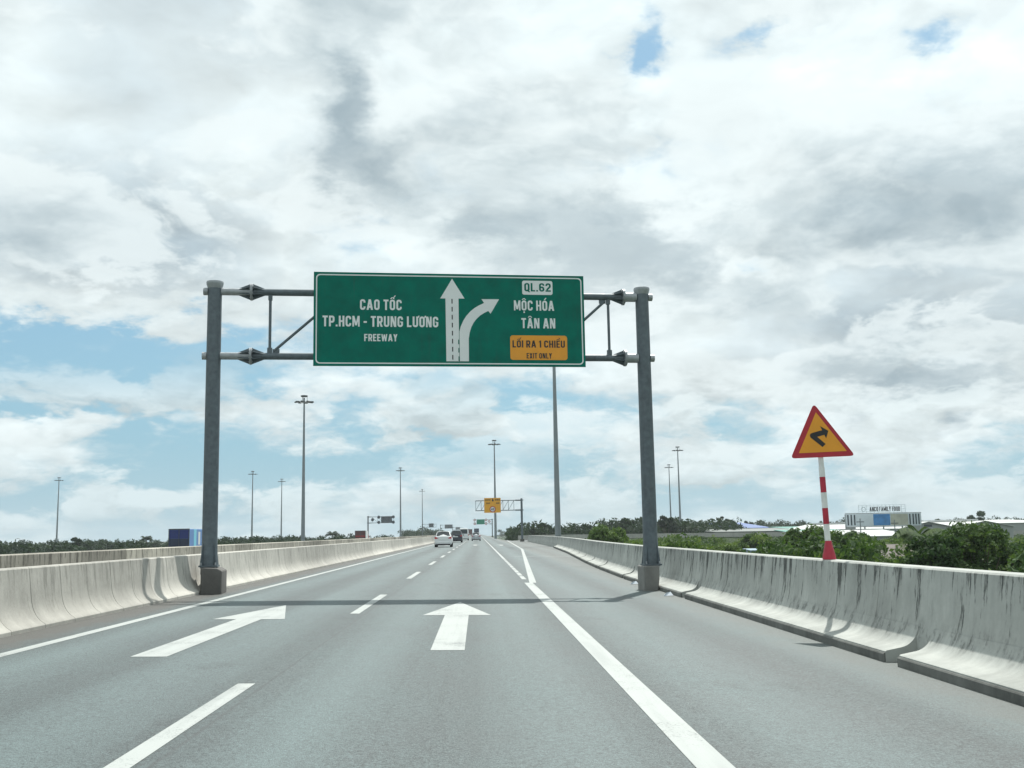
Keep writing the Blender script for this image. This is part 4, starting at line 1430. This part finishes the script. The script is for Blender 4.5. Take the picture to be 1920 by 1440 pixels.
# ------------------------------------------------------------------ buildings to the right
def gable_shed(name, label, cat, x0, x1, y0, y1, zb, ze, bays, rise, wall, roof, doors=True):
    """shed with saw of gables facing the road"""
    t_ = thing(name, label, cat, ((x0 + x1) / 2, y0, zb))
    ox, oy, oz = (x0 + x1) / 2, y0, zb
    w = (x1 - x0) / bays
    prof = [(x0 - ox, 0), (x1 - ox, 0), (x1 - ox, ze - zb)]
    for k in reversed(range(bays)):
        prof += [(x0 - ox + w * (k + 0.5), ze - zb + rise), (x0 - ox + w * k, ze - zb)]
    # walls as a prism (concave profile split per bay)
    wl = MB()
    for k in range(bays):
        a, b = x0 - ox + w * k, x0 - ox + w * (k + 1)
        a_ = a + (0.001 if k else 0)
        wl.prism([(a_, 0), (b, 0), (b, ze - zb), ((a + b) / 2, ze - zb + rise), (a_, ze - zb)], lambda u, v, dd: (u, dd, v), 0.0, y1 - y0)
    wo = wl.build('wall', wall, t_)
    for k in range(bays):
        a, b = x0 - ox + w * k, x0 - ox + w * (k + 1)
        c = (a + b) / 2
        for (p, q, lo) in ((a - (0.3 if k == 0 else 0.0), c, True), (c, b + (0.3 if k == bays - 1 else 0.0), False)):
            zp = ze - zb + rise * (1 - abs(p - c) / (w / 2)) + 0.05
            zq_ = ze - zb + rise * (1 - abs(q - c) / (w / 2)) + 0.05
            if lo:
                MB().box(c - 0.9, c + 0.9, -0.06, 0.02, ze - zb + rise * 0.25, ze - zb + rise * 0.62).build('gable_louvre', 'window_dark', t_)
                MB().box(c - 0.5, c + 0.5, 4.0, y1 - y0 - 4.0, ze - zb + rise + 0.17, ze - zb + rise + 0.55).build('ridge_vent', roof, t_)
            MB().prism([(p, zp), (q, zq_), (q, zq_ + 0.1), (p, zp + 0.1)], lambda u, v, dd: (u, dd, v), -0.5, y1 - y0 + 0.5).build('roof_slope', roof, t_)
    return t_


def flat_shed(name, label, cat, x0, x1, y0, y1, zb, zf, zr, wall, roof, over=0.4):
    """mono-pitch shed: eave zf at the front rising to zr at the back"""
    t_ = thing(name, label, cat, ((x0 + x1) / 2, y0, zb))
    h = (x1 - x0) / 2
    MB().prism([(0, 0), (y1 - y0, 0), (y1 - y0, zr - zb), (0, zf - zb)], lambda u, v, dd: (dd, u, v), -h, h).build('wall', wall, t_)
    sl = (zr - zf) / (y1 - y0)
    MB().prism([(-over, zf - zb - sl * over + 0.03), (y1 - y0 + over, zr - zb + sl * over + 0.03), (y1 - y0 + over, zr - zb + sl * over + 0.17), (-over, zf - zb - sl * over + 0.17)], lambda u, v, dd: (dd, u, v), -h - over, h + over).build('roof', roof, t_)
    return t_


gable_shed('factory_hall', 'grey factory hall with two white gabled roofs behind the dark trees', 'factory', 95, 121, 240, 330, GZ, 0.75, 2, 1.35, 'factory_wall', 'factory_roof')
gable_shed('factory_hall', 'low grey hall with a shallow gable below the billboard right end', 'factory', 82.0, 94.8, 226, 239, GZ, -0.75, 1, 1.0, 'factory_wall', 'factory_wall')
flat_shed('factory_annex', 'white roofed annex in front of the factory billboard', 'factory', 65.5, 83.5, 205, 221, GZ, -0.55, 0.55, 'factory_wall', 'factory_roof')
flat_shed('warehouse', 'long grey warehouse with pale roof left of the billboard', 'warehouse', 67, 95, 300, 345, GZ, 0.5, 1.25, 'roof_grey', 'roof_grey')
flat_shed('warehouse', 'grey warehouse with thin pale green roof edge left of the striped post', 'warehouse', 79, 94, 270, 284, GZ, 0.1, 0.75, 'roof_grey', 'roof_green')
flat_shed('warehouse', 'far blue roofed warehouse below the tree line right of the lone tree', 'warehouse', 98, 115, 420, 470, GZ, 1.5, 3.9, 'roof_blue', 'roof_blue')
flat_shed('warehouse', 'far green roofed warehouse between the blue roof and the billboard', 'warehouse', 109, 121, 372, 400, GZ, 0.9, 1.7, 'factory_wall', 'roof_green')
flat_shed('warehouse', 'long pale shed beyond the gabled factory hall at far right', 'warehouse', 128, 190, 345, 380, GZ, 1.6, 2.8, 'factory_wall', 'factory_roof')


def house(name, label, x, y, w, dp, h, rise, wall, roof, rot=0.0):
    t_ = thing(name, label, 'house', (x, y, GZ), rot)
    MB().prism([(0, 0), (dp, 0), (dp, h), (dp / 2, h + rise), (0, h)], lambda u, v, dd: (dd, u - dp / 2, v), -w / 2, w / 2).build('wall', wall, t_)
    sl = rise / (dp / 2)
    for sd in (-1, 1):
        MB().prism([(0, h + rise + 0.03), (sd * (dp / 2 + 0.5), h - sl * 0.5 + 0.03), (sd * (dp / 2 + 0.5), h - sl * 0.5 + 0.13), (0, h + rise + 0.15)], lambda u, v, dd: (dd, u, v), -w / 2 - 0.3, w / 2 + 0.3).build('roof_slope', roof, t_)
    for k in (-1, 1):
        wn = MB().box(k * w * 0.25 - 0.5, k * w * 0.25 + 0.5, -dp / 2 - 0.03, -dp / 2 + 0.02, 1.0, 2.2).build('window', 'window_dark', t_)
    MB().box(-0.45, 0.45, -dp / 2 - 0.03, -dp / 2 + 0.02, 0.02, 2.1).build('door', 'roof_brown', t_)
    return t_


house('village_house', 'house with long brown sheet roof left of the big dark trees', 49.5, 122, 8.5, 7.0, 3.7, 1.5, 'house_wall', 'roof_brown', R(-6))
house('village_house', 'bright white roofed house just above the parapet right of the gantry post', 26.5, 112, 5.0, 5.0, 3.7, 0.75, 'house_wall', 'factory_roof', R(4))
flat_shed('village_shed', 'small pale blue box shed among the bushes left of the striped post', 'shed', 36.8, 39.2, 145, 149, GZ, -1.65, -1.5, 'house_blue', 'house_blue', 0.1)
house('village_house', 'little orange tiled roof below the lone tree', 81.5, 345, 9.0, 8.0, 4.6, 2.3, 'house_wall', 'roof_orange', R(35))

# billboard of the food factory, standing on the hall behind the annex
bb = thing('factory_billboard', 'factory sign reading ANCO FAMILY FOOD over three posters', 'billboard', (85.4, 224, GZ))


def bfn(u, v, dd):
    return (u, -dd, v - GZ)


for x in (-8.0, -4.0, 0.0, 4.0, 8.0):
    MB().box(x - 0.12, x + 0.12, 0.25, 0.5, 0.0, 4.0 - GZ).build('support', 'galvanised_light', bb)
fm = MB()
for z in (1.35, 4.15):
    fm.box(-8.1, 8.1, 0.05, 0.24, z - 0.08 - GZ, z + 0.08 - GZ)
fm.build('frame_rail', 'galvanised_light', bb)
MB().prism([(-8.0, 1.45), (8.0, 1.45), (8.0, 4.05), (-8.0, 4.05)], bfn, -0.05, 0.0).build('backing_board', 'board_pale', bb)
MB().prism([(-5.7, 1.6), (-2.35, 1.6), (-2.35, 3.95), (-5.7, 3.95)], bfn, 0.001, 0.05).build('poster', 'board_pale', bb)
MB().prism([(-2.2, 1.6), (1.35, 1.6), (1.35, 3.95), (-2.2, 3.95)], bfn, 0.001, 0.05).build('poster', 'board_blue', bb)
MB().prism([(1.5, 1.6), (5.2, 1.6), (5.2, 3.95), (1.5, 3.95)], bfn, 0.001, 0.05).build('poster', 'board_beige', bb)
for x in (5.6, 6.3, 6.9, 7.5, -7.6, -6.9, -6.2):
    MB().prism([(x - 0.14, 1.7), (x + 0.14, 1.7), (x + 0.14, 3.9), (x - 0.14, 3.9)], bfn, 0.001, 0.04).build('louvre', 'window_dark', bb)
MB().prism([(-8.0, -1.2), (-6.1, -1.2), (-6.1, 1.3), (-8.0, 1.3)], bfn, -0.5, 0.1).build('side_board', 'factory_wall', bb)
lat = MB()
for k in range(13):
    x = -5.2 + k * 0.83
    lat.box(x - 0.03, x + 0.03, 0.02, 0.08, 4.24 - GZ, 5.9 - GZ)
for z in (4.5, 5.0, 5.5, 5.85):
    lat.box(-5.25, 4.85, 0.081, 0.13, z - 0.03 - GZ, z + 0.03 - GZ)
lat.build('letter_frame', 'board_pale', bb)
text_mesh('lettering', 'ANCO FAMILY FOOD', -2.9, 3.6, 4.55, 5.45, 'sign_black', bb, bfn, 0.0, 0.06, 0.03)
frame(MB(), [(-4.2 + 0.5 * math.cos(R(30 * k)), 5.0 + 0.5 * math.sin(R(30 * k))) for k in range(12)], [(-4.2 + 0.36 * math.cos(R(30 * k)), 5.0 + 0.36 * math.sin(R(30 * k))) for k in range(12)], bfn, 0.0, 0.05).build('emblem', 'board_pale', bb)
for (x, y, h, lab) in ((61.7, 172, 8.7, 'thin grey utility pole in front of the blue poster'), (67.3, 172, 8.4, 'thin dark utility pole in front of the beige poster')):
    up = thing('utility_pole', lab, 'pole', (x, y, GZ))
    MB().tube((0, 0, -0.2), (0, 0, h), 0.13, 0.08, n=8).build('pole', 'mast_grey', up, True)
    MB().box(-0.6, 0.6, -0.06, 0.06, h - 0.6, h - 0.48).build('crossarm', 'dark_metal', up)


# ------------------------------------------------------------------ vegetation
def leaf_cloud(rs, centers, radii, n, size, squash=0.8, shell=0.55):
    """n leaf quads spread through ellipsoidal clumps -> verts (4n,3)"""
    cen = np.array(centers)
    rad = np.array(radii)
    w = rad ** 2
    idx = rs.choice(len(cen), n, p=w / w.sum())
    dv = rs.normal(size=(n, 3))
    dv /= np.linalg.norm(dv, axis=1)[:, None]
    dv[:, 2] = np.where(dv[:, 2] < -0.35, -dv[:, 2] * 0.6, dv[:, 2])
    rr = rad[idx] * (shell + (1 - shell) * rs.random(n) ** 0.6) * (1 + 0.10 * rs.normal(size=n))
    p = cen[idx] + dv * rr[:, None] * np.array([1, 1, squash])
    # leaf axes, tilted outwards and drooping
    nrm = dv + rs.normal(size=(n, 3)) * 0.75
    nrm /= np.linalg.norm(nrm, axis=1)[:, None]
    t1 = np.cross(nrm, rs.normal(size=(n, 3)))
    t1 /= np.linalg.norm(t1, axis=1)[:, None]
    t2 = np.cross(nrm, t1)
    s = size * (0.6 + 0.8 * rs.random(n))[:, None]
    V = np.stack([p - t1 * s, p - t2 * s * 0.42 + nrm * s * 0.1, p + t1 * s, p + t2 * s * 0.42 + nrm * s * 0.1], 1)
    return V.reshape(-1, 3)


def quads_mesh(name, V, mat):
    n = len(V) // 4
    me = bpy.data.meshes.new(name)
    me.vertices.add(4 * n)
    me.loops.add(4 * n)
    me.polygons.add(n)
    me.vertices.foreach_set('co', V.astype(np.float32).ravel())
    me.loops.foreach_set('vertex_index', np.arange(4 * n, dtype=np.int32))
    me.polygons.foreach_set('loop_start', np.arange(0, 4 * n, 4, dtype=np.int32))
    me.update(calc_edges=True)
    me.materials.append(MATS[mat])
    return me


TREES = {}


def tree_meshes(key, seed, h, cr, n, leaf, mat, trunk=0.35, lumps=14, squash=0.85, low=0.3):
    rs = np.random.RandomState(seed)
    cz = h * (0.5 + low / 2)
    cen, rad = [], []
    mb = MB()
    th = h * (low + 0.12)
    tr = h * 0.022 + 0.04
    mb.tube((0, 0, -0.3), (0.05, 0, th * 0.5), tr * 1.25, tr, n=8)
    mb.tube((0.05, 0, th * 0.5), (0, 0.05, th), tr, tr * 0.75, n=8)
    for k in range(lumps):
        a = rs.random() * 6.283
        q = rs.random() ** 0.5
        zz2 = h * (low + 0.08) + (h * (0.90 - low)) * rs.random() ** 0.85
        f = (zz2 - h * low) / (h * (1 - low))
        prof = math.sqrt(max(0.05, 1 - (2 * f - 0.85) ** 2 / 1.6))
        r_ = cr * q * prof * 0.72
        c = (math.cos(a) * r_, math.sin(a) * r_, zz2 - h * 0.03)
        cen.append(c)
        rad.append(cr * (0.17 + 0.17 * rs.random()))
        if k < lumps * 0.7:
            mb.tube((0, 0.05, th * (0.75 + 0.25 * rs.random())), tuple(np.array(c) * np.array([0.92, 0.92, 0.97])), tr * 0.42, tr * 0.1, n=5)
    V = leaf_cloud(rs, cen, rad, n, leaf, squash)
    TREES[key] = (mb.mesh('trunk', 'bark', True), quads_mesh('crown', V, mat))


def palm_meshes(key, seed, h, fl, nf, mat):
    rs = np.random.RandomState(seed)
    mb = MB()
    px = py = 0
    pts = [(0, 0, -0.3)]
    lean = (rs.rand() - 0.5) * 0.25
    for k in range(1, 7):
        pts.append((lean * h * (k / 6) ** 2, 0.0, h * k / 6))
    for a, b in zip(pts, pts[1:]):
        mb.tube(a, b, 0.15, 0.14, n=8)
    V = []
    T_ = np.array(pts[-1])
    for k in range(nf):
        az_ = 2 * math.pi * k / nf + rs.rand() * 0.5
        up = 0.15 + 1.0 * rs.rand()
        dx_, dy_ = math.cos(az_), math.sin(az_)
        prev = None
        for s in np.linspace(0.04, 1, 26):
            r_ = fl * s * math.cos(up * 0.8) * (1 - 0.1 * s)
            z_ = fl * (s * math.sin(up) - 0.55 * s * s)
            c = T_ + np.array([dx_ * r_, dy_ * r_, z_])
            ll = fl * 0.30 * math.sin(min(1, s * 1.6 + 0.25) * 2.2) + 0.06
            for sd in (-1, 1):
                out = np.array([-dy_ * sd, dx_ * sd, -0.55 - 0.25 * rs.rand()]) * ll + np.array([dx_, dy_, 0]) * ll * 0.45
                w_ = np.array([dx_, dy_, -0.3]) * 0.034 * fl / 2
                V += [c - w_, c + w_, c + out + w_ * 0.3, c + out - w_ * 0.3]
    TREES[key] = (mb.mesh('trunk', 'bark', True), quads_mesh('crown', np.array(V), mat))


tree_meshes('dark_a', 1, 7.8, 3.3, 13000, 0.15, 'leaf_dark', lumps=40, low=0.18)
tree_meshes('dark_b', 2, 7.0, 2.9, 11000, 0.15, 'leaf_dark', lumps=34, low=0.2)
tree_meshes('mid_a', 3, 7.0, 2.8, 9000, 0.17, 'leaf_mid', lumps=32, low=0.2)
tree_meshes('mid_b', 4, 6.0, 3.0, 8000, 0.17, 'leaf_mid', lumps=28, low=0.15)
tree_meshes('bush_a', 5, 4.6, 2.4, 6000, 0.16, 'leaf_bright', lumps=24, low=0.1)
tree_meshes('bush_b', 6, 4.4, 2.6, 6000, 0.16, 'leaf_mid', lumps=24, low=0.1)
tree_meshes('far_a', 7, 10.5, 4.2, 2200, 0.48, 'leaf_far', lumps=14, low=0.2)
tree_meshes('far_b', 8, 12.0, 3.6, 2000, 0.48, 'leaf_far', lumps=12, low=0.25)
tree_meshes('thin', 9, 11.0, 2.4, 800, 0.34, 'leaf_far', lumps=9, low=0.5)
palm_meshes('palm_a', 11, 6.6, 2.0, 18, 'leaf_dark')
palm_meshes('palm_b', 12, 9.5, 3.0, 18, 'leaf_far')


def tree(key, label, x, y, sc=1.0, rot=0.0, name='broadleaf_tree', cat='tree', group=None, zb=GZ, sz=None):
    t_ = thing(name, label, cat, (x, y, zb), rot, group)
    t_.scale = (sc, sc, sz or sc)
    tr, cr = TREES[key]
    link('trunk', tr, t_)
    link('crown', cr, t_)
    return t_


tree('dark_a', 'big dark green tree rising highest at the right end of the parapet', 27.4, 59, 0.94, 0.4)
tree('dark_b', 'dark tree left of the biggest dark tree, nearer the striped post', 23.4, 55, 1.02, 2.0)
tree('mid_a', 'lighter green tree between the two tallest dark trees', 30.3, 68, 1.02, 5.2)
tree('palm_a', 'palm fronds rising left of the dark trees beside the brown roof', 25.9, 60, 0.96, 2.8, 'palm_tree', 'palm tree')
tree('bush_a', 'bright bush low in front of the dark trees', 20.6, 50, 0.98, 0.9, 'bush', 'bush')
tree('dark_b', 'dark tree cut by the right edge of the photo', 31.5, 62, 0.92, 4.0)
tree('palm_a', 'small palm with upright fronds poking up between the dark trees', 27.6, 66, 1.02, 0.8, 'palm_tree', 'palm tree')
tree('mid_a', 'tall green tree just left of the striped post', 27.2, 88, 1.09, 1.0)
tree('mid_b', 'rounded green tree directly behind the striped post', 31.6, 92, 1.12, 2.2)
tree('mid_b', 'broad green tree left of the tall green tree by the striped post', 23.4, 84, 1.0, 3.7)
tree('bush_a', 'bright green bush right beside the gantry right post', 14.2, 66, 1.08, 0.4, 'bush', 'bush')
tree('bush_b', 'second green bush right of the gantry right post', 17.2, 71, 1.02, 1.4, 'bush', 'bush')
tree('bush_a', 'yellow green bush above the parapet near the white roofed house', 19.6, 80, 0.95, 2.4, 'bush', 'bush')
tree('mid_a', 'lone leafy bush standing before the ramp left of the gantry right post', 14.4, 118, 1.17, 2.4, 'bush', 'bush')
tree('bush_b', 'round bush below the brown roofed house', 30.5, 76, 1.1, 3.4, 'bush', 'bush')
tree('bush_a', 'light green bush low behind the parapet between striped post and brown roof', 22.0, 57, 1.0, 5.4, 'bush', 'bush')
tree('palm_a', 'small palm in front of the brown roof right end', 36.5, 88, 0.78, 2.0, 'palm_tree', 'palm tree')
tree('bush_b', 'low bush at the foot of the biggest dark tree', 22.9, 46, 0.86, 1.0, 'bush', 'bush')
tree('bush_a', 'low light bush at the bottom right corner behind the parapet', 22.4, 42, 0.82, 4.2, 'bush', 'bush')
tree('mid_b', 'green tree left of the billboard standing before the grey warehouse', 47.0, 150, 1.12, 0.9)
tree('mid_a', 'leafy tree below the left end of the billboard', 58.5, 165, 0.98, 1.9)
tree('dark_b', 'dark leafy tree right behind the small pale blue shed', 40.5, 158, 0.98, 3.9)
tree('bush_a', 'light bush left of the small pale blue shed', 29.6, 128, 1.15, 4.4, 'bush', 'bush')
tree('mid_b', 'green tree in front of the gabled hall left end', 66.5, 168, 0.95, 5.9)
tree('thin', 'lone thin feathery tree standing above the trees left of the blue roof', 76.5, 335, 1.05, 0.3)
tree('far_b', 'tall dark tree touching the right edge of the gantry right post', 52.5, 300, 0.95, 0.0)
tree('palm_b', 'palm beside the two right floodlight masts', 55.0, 306, 1.0, 1.0, 'palm_tree', 'palm tree')
tree('far_a', 'round dark tree left of the gantry right post above the ramp', 40.5, 300, 1.02, 1.6)
tree('far_a', 'twin crowned dark tree left of the thick mast', 17.2, 308, 0.94, 3.0)
tree('far_b', 'bushy tree immediately left of the thick mast', 20.4, 315, 0.80, 2.0)
tree('far_a', 'round tree on the skyline right of the billboard, the larger one', 175, 372, 1.12, 2.0)
tree('far_a', 'small round tree on the skyline just right of the billboard', 152, 350, 0.88, 0.5)
tree('far_b', 'pointed tree on the skyline above the blue roof', 121, 480, 0.9, 0.5)
tree('palm_b', 'palm standing above the left tree line beside the blue truck', -100, 330, 0.80, 0.5, 'palm_tree', 'palm tree')
tree('far_a', 'dark round tree topping the left tree line near the lone mast', -112, 305, 0.78, 1.0)
tree('palm_b', 'palm in the tree line left of the maroon truck', -45, 330, 0.84, 2.5, 'palm_tree', 'palm tree')


def wood(name, label, rs, spots, mat, leaf, per):
    cen, rad = [], []
    for (x, y, h, r_) in spots:
        for k in range(7):
            a = rs.random() * 6.283
            q = rs.random() ** 0.5 * r_ * 0.7
            cen.append((x + math.cos(a) * q, y + math.sin(a) * q, GZ + h * (0.22 + 0.66 * rs.random())))
            rad.append(r_ * (0.30 + 0.22 * rs.random()))
    V = leaf_cloud(rs, cen, rad, per * len(spots), leaf, 0.95, 0.6)
    o = link(name, quads_mesh(name, V, mat))
    o['kind'] = 'stuff'
    o['label'] = label
    o['category'] = 'woodland'
    return o


rs = np.random.RandomState(21)
spots = []
for k in range(420):
    y = 270 + 330 * rs.random()
    u = -0.60 + 0.56 * rs.random()
    x = u * y
    if x > -36 - 0.02 * (600 - y):
        continue
    spots.append((x, y, 5.0 + 2.2 * rs.random() + 0.004 * (y - 270), 3.0 + 1.6 * rs.random()))
wood('far_woodland', 'dark belt of trees along the left horizon', rs, spots, 'leaf_far', 0.55, 230)
spots = []
for k in range(150):
    y = 600 + 900 * rs.random()
    x = (-0.06 + 0.035 * rs.random()) * y - 8 if rs.random() < 0.5 else (0.008 + 0.05 * rs.random()) * y + 14
    spots.append((x, y, 8.5 + 3.0 * rs.random(), 4.5 + 2 * rs.random()))
for k in range(220):
    y = 300 + 130 * rs.random()
    x = (0.02 + 0.215 * rs.random()) * y + 4
    spots.append((x, y, (7.6 if x / y < 0.11 else 9.0) + 3.0 * rs.random(), 3.2 + 1.8 * rs.random()))
for k in range(240):
    y = 480 + 240 * rs.random()
    x = (0.19 + 0.42 * rs.random()) * y
    spots.append((x, y, 8.6 + 3.2 * rs.random(), 4.0 + 2.2 * rs.random()))
wood('far_woodland', 'hazy belt of trees along the right horizon beyond the ramp and factories', rs, spots, 'leaf_far', 0.60, 190)

BLD = [(94, 122, 235, 335), (64, 96, 200, 240), (66, 96, 265, 346), (43, 56, 115, 130), (22, 31, 107, 118), (36, 44, 142, 152), (70, 84, 218, 232)]
spots, mats = [], 0
for lay, (cnt, mat, leaf, per, seed) in enumerate(((330, 'leaf_mid', 0.21, 420, 31), (230, 'leaf_bright', 0.21, 380, 32), (230, 'leaf_dark', 0.23, 400, 33))):
    rs = np.random.RandomState(seed)
    spots = []
    while len(spots) < cnt:
        y = 34 + 195 * rs.random() ** 0.9
        x = (0.10 + 0.62 * rs.random()) * y
        if x < rbx(min(y, 180)) + 6.5:
            continue
        if y > 185 and x < 75 and y > 232 - 0.4 * abs(x - 50):
            continue
        if any(a - 3 < x < b + 3 and c - 10 < y < d_ + 2 for a, b, c, d_ in BLD):
            continue
        hh = 4.6 + 2.0 * rs.random() if y > 45 else 3.6 + 1.6 * rs.random()
        if rs.random() < 0.16:
            hh += 1.4
        k_ = x / y
        lim = 0.0048 * y if k_ < 0.36 else 0.011 * y            # lower growth further out leaves the halls in view
        if 0.372 < k_ < 0.44 and y < 122:
            lim = 0.029 * y                                   # clearing before the brown roofed house
        if 0.205 < k_ < 0.258 and y < 150:
            lim = 0.024 * y                                   # clearing before the white and blue sheds
        hh = max(1.2, min(hh, 7.2 + 0.7 * rs.random() ** 3 - lim))
        spots.append((x, y, hh, min(1.5 + 1.4 * rs.random(), hh * 0.6)))
    wood('undergrowth', ['mid green scrub filling the low land behind the parapet', 'bright green scrub scattered over the low land behind the parapet', 'dark scrub scattered over the low land behind the parapet'][lay], rs, spots, mat, leaf, per)

# bits of litter lying in the right gutter
for (x, y, lab) in ((4.36, 24.9, 'white scrap of litter at the kerb nearer the camera'), (4.40, 30.6, 'pale blue scrap of litter at the kerb beyond the gantry post')):
    lt = MB().add([(-0.12, -0.05, 0.0), (0.10, -0.07, 0.01), (0.13, 0.06, 0.0), (-0.09, 0.08, 0.015), (-0.06, -0.02, 0.07), (0.05, 0.02, 0.09)],
                  [(0, 1, 5, 4), (1, 2, 5), (2, 3, 4, 5), (3, 0, 4), (3, 2, 1, 0)])
    o = lt.build('litter', 'litter')
    o.location = (x, y, rz_(x) + 0.006)
    tag(o, lab, 'litter')

# ------------------------------------------------------------------ humid air
hb = MB().box(-3050, 3050, -3050, 3050, GZ - 1.0, 31.0)
hz_o = hb.build('haze', 'litter')
hz_o['kind'] = 'stuff'
hm, t = newmat('haze_air')
pv = t.n('ShaderNodeVolumePrincipled', {'Color': (0.86, 0.93, 0.97, 1), 'Density': 0.00016, 'Anisotropy': 0.2})
t.n('ShaderNodeOutputMaterial', {'Volume': pv.outputs[0]})
hz_o.data.materials.clear()
hz_o.data.materials.append(hm)
